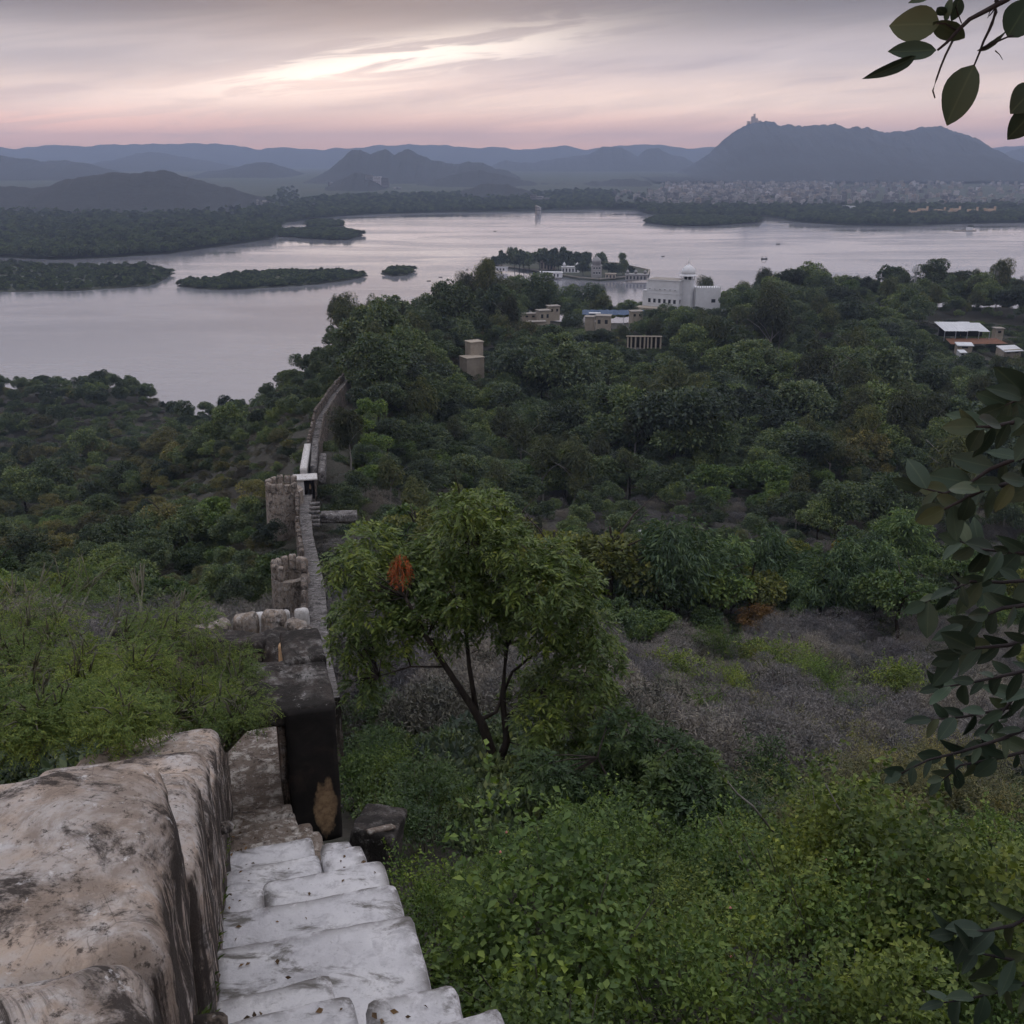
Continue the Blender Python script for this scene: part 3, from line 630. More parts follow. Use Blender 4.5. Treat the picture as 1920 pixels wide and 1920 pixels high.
for (x, y, r, sc, rz), z, a, b in zip(und, uz, upx, upy):
    if a < 600: pi = 1 if r < .45 else (2 if r < .75 else 3)
    elif y < 110: pi = 0 if r < .35 else (1 if r < .6 else 3)
    else: pi = 3 if r < .5 else (2 if r < .85 else 1)
    if y < 34 and a > 640: pi = 3 if r < .5 else (2 if r < .9 else 0)
    rc.append((x, y, z - .2, pi, sc if y < 200 else sc * 1.6, rz))
scatter('undergrowth', rc, 'low undergrowth filling the gaps between the trees', under)
# far shores, islands
far = [crown_mesh('f', M['leaf_dark'], 300 + i, 8, 4.2, 3.6, 12, 1500, .9, .8) for i in range(3)] + [crown_mesh('f', M['leaf_mid'], 310, 7, 4.2, 3.2, 10, 1500, .9, .8)]
rc = []
def inside(poly, x, y):
    c = False; j = len(poly) - 1
    for i in range(len(poly)):
        if (poly[i][1] > y) != (poly[j][1] > y) and x < (poly[j][0] - poly[i][0]) * (y - poly[i][1]) / (poly[j][1] - poly[i][1]) + poly[i][0]: c = not c
        j = i
    return c
rr_ = random.Random(5)
for poly, kind in isl:
    xs = [a for a, b in poly]; ysl = [b for a, b in poly]; area = (max(xs) - min(xs)) * (max(ysl) - min(ysl))
    for _ in range(int(min(area / 9, 9000))):
        x = rr_.uniform(min(xs), max(xs)); y = rr_.uniform(min(ysl), max(ysl))
        if abs(x) > .62 * y or not inside(poly, x, y): continue
        big = kind == 'isle' and max(ysl) > 1500
        rc.append((x, y, 0.2, rr_.randrange(4), rr_.uniform(.35, .72) * (1.25 if big else (.85 if kind == 'marsh' else .95)), rr_.uniform(0, 6.28)))
for _ in range(15000):                                                    # wooded far bank
    pxx = rr_.uniform(-150, 2070); Ys = lakeY(float(interp(shore, pxx))); Y = Ys * (1.004 + rr_.random() ** 1.8 * (.9 if pxx < 560 else .42))
    if pxx > 1150 and Y > 2350 and rr_.random() < .85: continue
    v = P(pxx, 400, Y); rc.append((v.x, Y, float(plain_z(Y)) - .3, rr_.randrange(4), rr_.uniform(.6, 1.5), rr_.uniform(0, 6.28)))
scatter('lakeshore_woodland', rc, 'dark woods and reeds along the far shores and islets of the lake', far)
# ------------------------------------------------------------------ fort wall, stairs, gateway
def rblock(hx, hy, hz, r, seg=.08, amp=.01, seed=0, freq=3.0, shear=0.0):
    """box with rounded edges and an uneven, hand-plastered skin"""
    m = {}; vs = []; fs = []
    def vid(p):
        key = tuple(round(c, 4) for c in p)
        if key not in m:
            m[key] = len(vs); q_ = [max(-h + r, min(h - r, c)) for c, h in zip(p, (hx, hy, hz))]
            d = Vector(p) - Vector(q_); L = d.length; d = d / L if L > 1e-9 else Vector((0, 0, 1))
            s_ = min(r, max(abs(p[i] - q_[i]) for i in range(3))); w_ = Vector(q_) + d * r
            f = mnoise.fractal(Vector(p) * freq + Vector((seed * 7.3, seed * 3.1, seed)), 1, 2, 4)
            w_ += d * f * amp; w_.z += shear * w_.y; vs.append(w_)
        return m[key]
    H = (hx, hy, hz)
    for ax in range(3):
        a, b = (ax + 1) % 3, (ax + 2) % 3; na_ = max(2, int(2 * H[a] / seg)); nb_ = max(2, int(2 * H[b] / seg))
        for sgn in (-1, 1):
            for i in range(na_):
                for j in range(nb_):
                    q_ = []
                    for di, dj in ((0, 0), (1, 0), (1, 1), (0, 1)):
                        p = [0, 0, 0]; p[ax] = sgn * H[ax]; p[a] = -H[a] + 2 * H[a] * (i + di) / na_; p[b] = -H[b] + 2 * H[b] * (j + dj) / nb_; q_.append(vid(p))
                    fs.append(q_ if sgn > 0 else q_[::-1])
    return MB().add(vs, fs)
def child(name, me, par, wloc, rz=0, sc=None): return obj(name, me, par, Vector(wloc) - par.location, rz, sc)
def wmesh(mb, name, mat, par, smooth=False): o = obj(name, mb.mesh(name, mat, smooth), par, -Vector(par.location)); return o

st = thing('stone_stairs', 'worn whitewashed stone stairs going down beside the parapet', 'stairs', WU(2, .3, stair_z(2) - .4))
STEPS = [(1.0, -.32, .97), (1.7, -.32, .95), (2.4, -.32, .93), (3.18, -.32, .89), (3.69, -.32, .34), (3.56, .35, .76), (4.02, -.32, .29), (4.78, -.32, .795), (5.50, -.32, .81), (6.22, .0, .86), (6.15, -.32, -.01), (6.87, -.32, .44), (6.87, .45, .78), (7.2, .45, .70), (7.66, -.32, .45), (8.3, -.32, .55), (8.9, -.32, .5), (9.4, -.32, .40)]
for i, (un, v0, v1) in enumerate(STEPS):
    L = .95; zt = stair_z(un); mb = rblock((v1 - v0) / 2, L / 2, .20, .045, .045, .016, i + 1, 2.6)
    o = child('step', mb.mesh('step', M['step' if un < 8 else 'landing'], True), st, WU(un - L / 2, (v0 + v1) / 2, zt - .20 - (.10 if un > 8 else 0)), AZ + .035 * math.sin(i * 2.3)); o.rotation_euler[0] = .025 * math.sin(i * 1.7)
for i, (un, h_, v1, mk) in enumerate(((9.95, 6.72, .37, 'landing'), (12.1, 6.93, .40, 'landing'))):
    L = .6 if i == 0 else 2.2; mb = rblock((v1 + .32) / 2, L / 2, .2, .03, .05, .012, 40 + i)
    o = child('landing_slab', mb.mesh('landing_slab', M[mk], True), st, WU(un - L / 2, (v1 - .32) / 2, -h_ - .2), AZ); o.rotation_euler[0] = -.04 * i
mb = MB(); prof = [(-1.5, -.1), (9.6, -.1), (12.2, -.05), (12.2, -4), (-1.5, -4)]
core = [(u, (stair_z(u) if u < 9.9 else -6.93) + d - (.36 if d > -1 else 0)) for u, d in prof]
mb.add([WU(u, -.33, z) for u, z in core] + [WU(u, .68 if u < 9.5 else .40, z) for u, z in core], [(4, 3, 2, 1, 0), (5, 6, 7, 8, 9)] + [(i, (i + 1) % 5, 5 + (i + 1) % 5, 5 + i) for i in range(5)])
wmesh(mb, 'stair_core', M['oldwall'], st)

pw = thing('parapet', 'thick lichen-stained parapet of bulging merlons left of the stairs', 'parapet', WU(2, -.8, -5))
for i, (u0, u1, zt, hv, hh) in enumerate([(-.4, 1.02, -1.6, .60, .55), (1.08, 2.36, -1.90, .60, .42), (2.41, 3.62, -2.07, .60, .40), (3.66, 4.72, -2.78, .53, .55), (4.78, 5.86, -3.35, .50, .55), (5.92, 7.0, -3.95, .48, .55), (7.06, 8.14, -4.52, .47, .55), (8.2, 9.3, -5.08, .46, .55), (9.36, 10.4, -5.62, .46, .5)]):
    near = i in (1, 2); mb = rblock(hv, (u1 - u0) / 2, hh, .15 if i < 3 else .12, .03 if near else .06, .03 if near else .02, 60 + i, 2.6, -.03 if near else -.12)
    child('merlon', mb.mesh('merlon', M['merlon'], True), pw, WU((u0 + u1) / 2, -.285 - hv + (.03 if i > 2 else 0), zt - hh), AZ)
us = np.linspace(-1.5, 10.6, 60); mb = MB(); prof = []
for u in us: prof.append((u, stair_z(u) + .42))
for j in range(len(us) - 1):
    (a, za), (b, zb) = prof[j], prof[j + 1]; o1 = .012 * mnoise.noise(Vector((a * 3, 0, 0))); o2 = .012 * mnoise.noise(Vector((b * 3, 0, 0)))
    mb.add([WU(a, -.32 + o1, za), WU(b, -.32 + o2, zb), WU(b, -1.35, zb), WU(a, -1.35, za), WU(a, -.32 + o1, za - 4.5), WU(b, -.32 + o2, zb - 4.5), WU(b, -1.35, zb - 4.5), WU(a, -1.35, za - 4.5)], [(0, 1, 2, 3), (1, 0, 4, 5), (3, 2, 6, 7)])
wmesh(mb, 'parapet_wall', M['parapet'], pw)
for u, dz, s_ in ((3.15, .42, .045), (6.6, .60, .035)):
    mb = rblock(.10, s_ * 1.1, s_, .045, .03, .012, int(u * 10)); child('corbel_stone', mb.mesh('corbel_stone', M['oldwall'], True), pw, WU(u, -.27, stair_z(u) + dz - .2), AZ)

gate = thing('gateway', 'blackened stone gateway with flat roof slab at the foot of the stairs', 'gateway', WU(10, .645, -7.3))
mb = rblock(.275, .55, .86, .02, .06, .012, 5); me = mb.mesh('pier', M['pier'], True)
for v_ in me.vertices: v_.co.z += .72
o = child('pier', me, gate, WU(10.55, .645, -7.2), AZ)
mb = rblock(.60, .60, .10, .03, .05, .022, 6, 3.5); child('roof_slab', mb.mesh('roof_slab', M['blackened'], True), gate, WU(10.62, .33, -5.70), AZ)
mb = rblock(.24, .42, .13, .04, .05, .02, 8); child('coping_block', mb.mesh('coping_block', M['blackened'], True), gate, WU(11.45, .70, -5.66), AZ)
mb = rblock(.04, .30, .70, .015, .06, .006, 9); child('door_jamb', mb.mesh('door_jamb', M['parapet'], True), gate, WU(10.4, .335, -6.55), AZ)
pl = thing('fallen_block', 'tilted dark masonry block with bare pale patch right of the gateway', 'masonry block', P(705, 1548, 11.6) - Vector((0, 0, .12)))
mb = rblock(.30, .50, .30, .05, .06, .03, 12); o = obj('block', mb.mesh('block', M['blackened'], True), pl, (0, 0, -.1)); o.rotation_euler = (-.25, .15, -.1)
mb = rblock(.20, .075, .03, .02, .03, .012, 13); o = obj('bare_patch', mb.mesh('bare_patch', M['landing'], True), pl, (.10, -.28, .27)); o.rotation_euler = (-.3, .15, .55)

# rampart that runs on along the ridge
mer = rblock(.21, .50, .42, .16, .10, .02, 77, 2.5).mesh('merlon', M['oldwall'], True)
def densify(pl_, step):
    out = []
    for a, b in zip(pl_[:-1], pl_[1:]):
        n = max(1, int((b - a).length / step)); out += [a.lerp(b, i / n) for i in range(n)]
    return out + [pl_[-1]]
rl = densify([Vector(w_) for w_ in walk[1:]], 1.32)
rp = thing('rampart', 'old battlemented rampart with walkway running along the ridge toward the lake', 'rampart', rl[0] - Vector((0, 0, 3)))
body = MB(); top = MB(); par = MB()
def fr(i):
    d = rl[min(i + 1, len(rl) - 1)] - rl[max(i - 1, 0)]; d.z = 0; d.normalize(); return d, Vector((d.y, -d.x, 0))
def strip(mb, l0, l1, z0, z1, i, rag=0):
    (d0, r0), (d1, r1) = fr(i), fr(i + 1); a, b = rl[i], rl[i + 1]; up = Vector((0, 0, 1)); j0 = rag * mnoise.noise(a * .9); j1 = rag * mnoise.noise(b * .9)
    mb.add([a + r0 * l0 + up * z0, a + r0 * l1 + up * z0, a + r0 * l1 + up * (z1 + j0), a + r0 * l0 + up * (z1 + j0), b + r1 * l0 + up * z0, b + r1 * l1 + up * z0, b + r1 * l1 + up * (z1 + j1), b + r1 * l0 + up * (z1 + j1)],
           [(0, 1, 2, 3), (7, 6, 5, 4), (3, 2, 6, 7), (1, 5, 6, 2), (4, 0, 3, 7)])
for i in range(len(rl) - 1):
    strip(body, -.95, .62, -4.5, -.06, i); strip(top, -.50, .60, -.055, 0, i); strip(par, -.93, -.50, -.05, .72, i, .35); 
    if rl[i].y > 118: strip(par, .45, .63, .003, .55, i, .2)
wmesh(body, 'wall_body', M['oldwall'], rp); wmesh(top, 'walkway', M['walk'], rp); wmesh(par, 'parapet_wall', M['oldwall'], rp)
rr2 = random.Random(3)
for i in range(1, len(rl) - 1):
    d, r = fr(i)
    if 40 < rl[i].y < 118 and rr2.random() < .42: continue                    # many have crumbled
    o = child('merlon', mer, rp, rl[i] - r * .715 + Vector((0, 0, 1.0 + rr2.uniform(-.2, .1))), math.atan2(-d.x, d.y) + rr2.uniform(-.06, .06), (rr2.uniform(.85, 1.15), rr2.uniform(.8, 1.0), rr2.uniform(.75, 1.35)))
bmer = rblock(.22, .40, .62, .20, .08, .04, 78, 2.2).mesh('merlon', M['bastion'], True); dmer = rblock(.34, .62, .62, .30, .09, .03, 79, 2.2).mesh('merlon', M['blackened'], True)
def bastion(c, R, label, n, a0, a1, big=None, mat='oldwall'):
    b = thing('bastion', label, 'bastion', c - Vector((0, 0, 4)), 0, 'bastions on the rampart'); mb = MB(); N = 28
    pr_ = [(R + .25, -5.5), (R + .05, .25), (R - .45, .25), (R - .45, -.35)]
    mb.lathe(Vector((0, 0, 4)), pr_, N); obj('round_wall', mb.mesh('round_wall', M['bastion'], False), b)
    for k_ in range(n):
        a = a0 + (a1 - a0) * k_ / (n - 1); s_ = 1.0
        me_ = big if (big and k_ in BIGSET) else bmer
        o = obj('merlon', me_, b, (math.cos(a) * (R - .2), math.sin(a) * (R - .2), 4.25 + .55), a); o.scale = (1, R * abs(a1 - a0) / (n - 1) * .5 / .40 * .78, .95 + .12 * math.sin(k_ * 4.1))
        if me_ is big: o.scale = (1.05, 1, 1.1)
    return b
BIGSET = (8, 9, 10)
bastion(P(535, 925, 107) + Vector((-.1, 0, .2)), 1.95, 'round bastion with a full crown of merlons beside the white-roofed guard room', 11, 1.1, 5.6)
bastion(P(545, 1088, 66) + Vector((0, 0, .1)), 1.25, 'small round bastion halfway down the rampart', 8, .5, 4.3)
b1 = bastion(P(470, 1215, 25.0) - Vector((0, 0, 1.0)), 1.7, 'large near bastion with blackened merlons and ochre inner face', 11, .3, 5.6, dmer)
q0 = P(528, 1196, 20.8); mb = rblock(.40, .60, .5, .32, .05, .03, 31, 2); child('vaulted_merlon', mb.mesh('vaulted_merlon', M['blackened'], True), b1, q0 + Vector((-.10, .1, -.45)), .5)
mb = rblock(.27, .10, .62, .05, .06, .02, 32, 2); child('inner_face', mb.mesh('inner_face', M['ochre'], True), b1, P(551, 1258, 18.4), .12)
a_, b_ = P(215, 1192, 21.5), P(500, 1178, 20.8); mb = MB(); mid = (a_ + b_) / 2
mb = rblock((b_ - a_).length / 2, .28, .16, .10, .08, .04, 33, 2); child('coping', mb.mesh('coping', M['blackened'], True), b1, mid - Vector((0, 0, .12)), math.atan2(b_.y - a_.y, b_.x - a_.x))
mb = rblock((b_ - a_).length / 2 - .1, .20, .9, .05, .12, .03, 34, 2); child('curtain_wall', mb.mesh('curtain_wall', M['oldwall'], True), b1, mid - Vector((0, 0, 1.15)), math.atan2(b_.y - a_.y, b_.x - a_.x))
for pxx, pyy in ((486, 1166), (530, 1162), (566, 1158)):
    mb = rblock(.22, .14, .35, .13, .06, .02, pxx); child('merlon', mb.mesh('merlon', M['whitetop'], True), b1, P(pxx, pyy, 27.4) - Vector((0, 0, .05)), .2)
# guard room and the white-topped stair walls behind it
g0 = P(572, 896, 115) - Vector((0, 0, .7)); gr = thing('guard_room', 'small guard room with flat white roof slab and dark doorway on the rampart', 'guard room', g0 - Vector((0, 0, 1.4)))
rz_ = math.radians(12)
def gpart(name, mat, c, h, r=.03): mb = rblock(h[0], h[1], h[2], r, .25, .02, int(abs(c[0]) * 50 + c[2] * 9)); o = obj(name, mb.mesh(name, M[mat], True), gr, Matrix.Rotation(rz_, 3, 'Z') @ Vector(c), rz_); return o
gpart('roof_slab', 'whitetop', (0, .6, 2.0), (1.42, 1.15, .10)); gpart('wall', 'oldwall', (-1.15, .7, .8), (.12, 1.0, 1.15)); gpart('wall', 'oldwall', (1.15, .7, .8), (.12, 1.0, 1.15)); gpart('wall', 'oldwall', (0, 1.62, .8), (1.2, .10, 1.15))
gpart('wall', 'whitetop', (-.62, -.22, .55), (.45, .10, 1.38)); gpart('doorway', 'pier', (.42, .35, .6), (.58, .06, 1.25))  # doorway: black panel standing in for the shade inside the opening
sw = thing('stair_walls', 'white-topped stepped walls behind the guard room', 'wall', P(578, 860, 122) - Vector((0, 0, 2)))
for (pa, Ya), (pb, Yb), wd_, mk in (((569, 884, ), 118), ((577, 838), 131), .42, 'whitetop'), (((588, 880), 119), ((592, 832), 133), .38, 'walk'), (((603, 890), 119), ((606, 856), 128), .42, 'walk'):
    a = P(*pa, Ya); b = P(*pb, Yb); mb = rblock(wd_, (b - a).length / 2, .8, .06, .3, .04, int(Ya * 3)); o = child('stepped_wall', mb.mesh('stepped_wall', M[mk], True), sw, (a + b) / 2 + Vector((0, 0, -.35)), -math.atan2(b.x - a.x, b.y - a.y))
    o.rotation_euler[0] = math.atan2(b.z - a.z, math.hypot(b.x - a.x, b.y - a.y)) * .9
tr = thing('terrace', 'low whitewashed terrace with little steps right of the rampart', 'terrace', P(620, 970, 101) - Vector((0, 0, 1)))
c0 = P(635, 962, 101.5); mb = rblock(1.9, .8, .45, .05, .2, .03, 3); child('platform', mb.mesh('platform', M['walk'], True), tr, c0 - Vector((0, 0, .4)), .1)
for i in range(6):
    mb = rblock(.55, .22, .12, .03, .2, .01, i); child('step', mb.mesh('step', M['walk'], True), tr, P(590, 984 - 8 * i, 98.6 + .42 * i), .15)

# ------------------------------------------------------------------ foreground plants
def compound(pos, d, L, rng, pairs=6, leaf=.32, wd=.28, droop=.35, spread=.85):
    """pinnate leaves: rachis positions with leaflet pairs"""
    a, n = rot_frames(d, rng, np.array([0, 0, 1.])); out = []; L = np.asarray(L).reshape(-1, 1)
    for j in range(pairs):
        t = (j + 1) / pairs; p = pos + d * L * t; p[:, 2] -= (droop * L[:, 0] * t * t)
        for s_ in (-1, 1):
            dl = unit(d * .55 + a * s_ * spread + np.array([0, 0, -.45]) * droop + rng.normal(size=d.shape) * .12)
            out.append(leaves(p, dl, L[:, 0] * leaf * rng.uniform(.85, 1.15), wd, rng, np.array([0, 0, 1.]), .1, .15))
    return cat(out)
M['neem'] = leafmat('neem_leaf', (.098, .150, .042), .42, .25, .35, .45, .3, .0); M['neem_dark'] = leafmat('neem_leaf_deep', (.050, .088, .034), .4, .25, .3, .5, .2, .0)
M['rust'] = leafmat('dead_leaf', (.26, .075, .032), .35, .1, .1, .7, .1, 0); M['acacia'] = leafmat('acacia_leaf', (.095, .145, .042), .40, .25, .2, .6, .3, .12)
M['lantana'] = leafmat('lantana_leaf', (.092, .152, .046), .45, .25, .25, .55, .25, .3); M['paleolive'] = leafmat('pale_olive_leaf', (.14, .145, .08), .4, .2, .2, .6, .2, .2)
M['limelantana'] = leafmat('lime_leaf', (.118, .170, .048), .42, .25, .25, .55, .25, .25)
def px_tree(name, label, base, trunks, clusters, Y, matl, per=95, L=.30, seed=1, pairs=6, extra=None):
    rng = np.random.default_rng(seed); b = P(*base); t = thing(name, label, 'tree', b); m = MB()
    for pl_, r0, r1 in trunks:
        pts_ = [P(a, b2, Y + dy) for a, b2, dy in pl_]; n = len(pts_); m.tube(pts_, [r0 + (r1 - r0) * i / (n - 1) for i in range(n)], 8)
    ps = []; ds = []
    for cx_, cy_, r in clusters:
        c = P(cx_, cy_, Y + rng.uniform(-1.3, 1.3)); R = r * (Y / .9) / F * .92; n = int(per * (r / 55) ** 2) + 8
        for _ in range(4):                                                        # twigs reach into every cluster
            q_ = c + Vector(rng.normal(size=3)) * R * .6; e = min((P(a, b2, Y + dy) for pl_, _, _ in trunks for a, b2, dy in pl_[1:]), key=lambda w_: (w_ - q_).length)
            m.tube([e, e.lerp(q_, .55) + Vector((0, 0, .06)), q_], [.022, .014, .005], 4)
        dr = unit(rng.normal(size=(n, 3)) + [0, 0, .25]); ps.append(np.array(c) + dr * R * rng.uniform(.35, 1, (n, 1)) ** .5 * [1, 1, .85]); ds.append(unit(dr * .8 + rng.normal(size=(n, 3)) * .35 + [0, 0, -.15]))
    wmesh(m, 'trunk', M['bark'], t, True); V, Fc = compound(np.concatenate(ps), np.concatenate(ds), L * rng.uniform(.7, 1.25, sum(map(len, ps))), rng, pairs, .50, .34, .38)
    o = obj('crown', np_mesh('crown', V, Fc, M[matl]), t, -b)
    if extra:
        c = P(*extra[:2], Y - 1.4); n = 46; dr = unit(rng.normal(size=(n, 3))); V, Fc = compound(np.array(c) + dr * [.16, .2, .26], unit(dr * .4 + [0, 0, -.8]), np.full(n, .22), rng, 6, .36, .3, .5); obj('dead_leaves', np_mesh('dead_leaves', V, Fc, M['rust']), t, -b)
    return t
px_tree('neem_tree', 'leafy forked tree with drooping leaves and rust-red patch beside the stairs', (935, 1500, 22),
        [([(937, 1530, 0), (932, 1470, 0), (925, 1420, 0), (905, 1360, -.1), (888, 1330, -.1), (850, 1272, -.3), (800, 1195, -.5), (760, 1120, -.6)], .17, .035), ([(930, 1450, 0), (950, 1390, .2), (942, 1310, .3), (950, 1210, .4), (985, 1120, .5), (1010, 1050, .5)], .12, .03),
         ([(895, 1345, -.1), (880, 1250, .1), (870, 1150, .2), (880, 1010, .3)], .07, .02), ([(835, 1250, -.3), (770, 1250, -.5), (710, 1268, -.6)], .03, .012), ([(900, 1350, 0), (930, 1335, .2), (960, 1260, .6), (1060, 1180, .9), (1110, 1180, 1)], .06, .015), ([(945, 1350, .2), (1010, 1290, .5), (1090, 1270, .8)], .06, .015)],
        [(860, 955, 40), (905, 960, 45), (935, 990, 40), (880, 1010, 62), (820, 1040, 55), (700, 1020, 46), (655, 1060, 36), (740, 1085, 52), (780, 1060, 40), (960, 1030, 45), (1045, 1045, 38), (1010, 1100, 55), (1075, 1095, 46), (930, 1095, 62), (855, 1110, 62), (780, 1130, 56), (700, 1140, 50), (655, 1150, 30), (655, 1195, 36), (690, 1235, 40), (745, 1190, 40),
         (1060, 1165, 56), (1105, 1175, 42), (1130, 1225, 38), (1010, 1180, 44), (925, 1165, 40), (848, 1180, 38), (980, 1290, 34), (1085, 1270, 58), (1030, 1285, 46), (1125, 1320, 46), (675, 1290, 22), (1010, 1350, 42), (1060, 1390, 55), (1120, 1410, 50), (960, 1140, 40)], 22, 'neem', 200, .28, 3, 5, (750, 1057))
px_tree('young_neem_tree', 'smaller dark tree leaning right, below the forked tree', (1195, 1560, 18.5), [([(1192, 1580, 0), (1210, 1530, 0), (1240, 1450, .2), (1265, 1400, .3)], .07, .02), ([(1205, 1545, 0), (1275, 1500, .2), (1320, 1440, .4)], .04, .012), ([(1195, 1560, 0), (1150, 1480, 0), (1120, 1420, 0)], .05, .012)],
        [(1170, 1375, 50), (1230, 1400, 52), (1290, 1430, 46), (1325, 1470, 38), (1200, 1450, 58), (1110, 1460, 55), (1260, 1470, 55), (1060, 1470, 45), (1150, 1510, 48), (1300, 1510, 36), (1010, 1450, 40)], 18.5, 'neem_dark', 230, .28, 5, 5)
# feathery acacia growing up behind the parapet
def acacia(label, clusters, base, seed):
    rng = np.random.default_rng(seed); b = P(*base); t = thing('acacia_bush', label, 'bush', b, 0, 'feathery bushes behind the parapet'); m = MB(); ps = []; ds = []
    root = P(*base)
    for cx_, cy_, r in clusters:
        Y = float(np.interp(cy_, [1080, 1360], [12.2, 6.3])) + (1.6 if cx_ > 330 and cy_ > 1200 else 0); c = P(cx_, cy_, Y); R = r * (Y / .89) / F; n = int(150 * (r / 50) ** 2)
        mid_ = root.lerp(c, .55) + Vector((rng.normal() * .2, rng.normal() * .2, .35)); m.tube([root, mid_, c], [.045, .022, .007], 5)
        for _ in range(5):
            e = c + Vector(unit(rng.normal(size=(1, 3)))[0]) * R * 1.1 + Vector((0, 0, .12)); m.tube([c.lerp(mid_, .3), c.lerp(e, .6) + Vector((0, 0, .05)), e], [.010, .006, .002], 4)
        dr = unit(rng.normal(size=(n, 3)) * [1, 1, .8] + [0, 0, .2]); ps.append(np.array(c) + dr * R * rng.uniform(.2, 1.15, (n, 1)) ** .6 * [1.1, 1.3, .8]); ds.append(unit(dr * .5 + rng.normal(size=(n, 3)) * .5 + [.1, 0, -.05]))
    wmesh(m, 'stem', M['twig'], t, True); pa = np.concatenate(ps); V, Fc = compound(pa, np.concatenate(ds), .115 * rng.uniform(.7, 1.3, len(pa)), rng, 8, .22, .36, .25, 1.0); obj('crown', np_mesh('crown', V, Fc, M['acacia']), t, -b)
def fill(x0, x1, y0, y1, n, r, seed, top=None):
    rg = random.Random(seed); out = []
    while len(out) < n:
        x, y = rg.uniform(x0, x1), rg.uniform(y0, y1)
        if top is None or y > top(x): out.append((x, y, r * rg.uniform(.7, 1.2)))
    return out
tp = lambda x: 1085 + 25 * math.sin(x * .03) + max(0, x - 260) * .62
acacia('feathery acacia bush at the far left behind the parapet', fill(-60, 190, 1080, 1375, 34, 46, 1, tp) + [(60, 1110, 26), (95, 1080, 16), (20, 1100, 24)], (60, 1420, 9.5), 21)
acacia('feathery acacia bush with arching stems in the middle behind the parapet', fill(160, 370, 1110, 1365, 32, 44, 2, tp) + [(255, 1095, 16), (270, 1078, 10), (330, 1140, 16), (348, 1128, 10)], (240, 1420, 9.5), 22)
acacia('bright green feathery bush hanging over the parapet end beside the gateway', fill(340, 475, 1215, 1345, 26, 34, 3) + [(440, 1350, 26), (470, 1320, 20), (400, 1355, 24), (380, 1360, 22)], (400, 1430, 9.5), 23)

# leafy thicket below the stairs
def shrub_mesh(name, mat, seed, n=3000, rx=.95, h=1.9, size=.064, wd=.6):
    rng = np.random.default_rng(seed); nl = 15; c = rng.normal(size=(nl, 3)) * [rx * .42, rx * .42, .22] + [0, 0, h * .62]; rr_ = rng.uniform(.28, .5, (nl, 1)) * [rx, rx, h * .42]
    k_ = rng.integers(0, nl, n); dr = unit(rng.normal(size=(n, 3)) + [0, 0, .6]); pos = c[k_] + dr * rr_[k_] * rng.uniform(.3, 1.05, (n, 1)) ** .5
    nsp = 60; kk = rng.integers(0, nl, nsp); sd_ = unit(rng.normal(size=(nsp, 3)) * [1, 1, .5] + [0, 0, .9]); sb = c[kk] + sd_ * rr_[kk] * .85            # shoots that stand out
    j = rng.integers(0, nsp, n // 3); tt = rng.uniform(0, 1, (n // 3, 1)); pos = np.concatenate([pos, sb[j] + sd_[j] * tt * .38]); dr = np.concatenate([dr, unit(sd_[j] * .5 + rng.normal(size=(n // 3, 3)))])
    d = unit(dr * .8 + rng.normal(size=(len(pos), 3)) * .5 + [0, 0, -.05]); return np_mesh(name, *leaves(pos, d, rng.uniform(.55, 1.3, len(pos)) * size, wd, rng, np.array([0, 0, 1.]), .16, .2), mat)
def stems_mesh(seed, h=1.6):
    rg = random.Random(seed); m = MB()
    for _ in range(9):
        a = rg.uniform(0, 6.28); r = rg.uniform(.2, .7); m.tube([(0, 0, -.3), (math.cos(a) * r * .4, math.sin(a) * r * .4, h * .5), (math.cos(a) * r, math.sin(a) * r, h * rg.uniform(.8, 1.15))], [.018, .012, .004], 4)
    return m.mesh('stem', M['twig'])
SH = {'lantana': [shrub_mesh('foliage', M['lantana'], 400 + i, (3000, 4200, 2600, 3400)[i], .8, 1.9 + .25 * i, (.066, .05, .082, .058)[i], (.6, .5, .55, .7)[i]) for i in range(4)], 'lime': [shrub_mesh('foliage', M['limelantana'], 410 + i, 3200, .8, 2.0 + .2 * i, (.06, .048, .074)[i]) for i in range(3)], 'deep': [shrub_mesh('foliage', M['neem_dark'], 420 + i, 2800) for i in range(2)], 'pale': [shrub_mesh('foliage', M['paleolive'], 430 + i, 4200, 1.0, 1.9, .07, .28) for i in range(2)]}
ST = [stems_mesh(s_) for s_ in (1, 2)]
k = NM('flower_head'); k.col((.62, .26, .22)); M['flower'] = k.m
flower = MB().lathe((0, 0, 0), [(.001, -.006), (.008, 0), (.009, .005), (.006, .009), (.001, .017)], 7).mesh('flower', M['flower'], True)
rg = random.Random(11); LBL = {'lantana': 'mid green leafy shrub in the thicket', 'lime': 'lime green leafy shrub in the thicket', 'deep': 'deep green shrub', 'pale': 'pale olive small-leaved bush on the slope at right'}
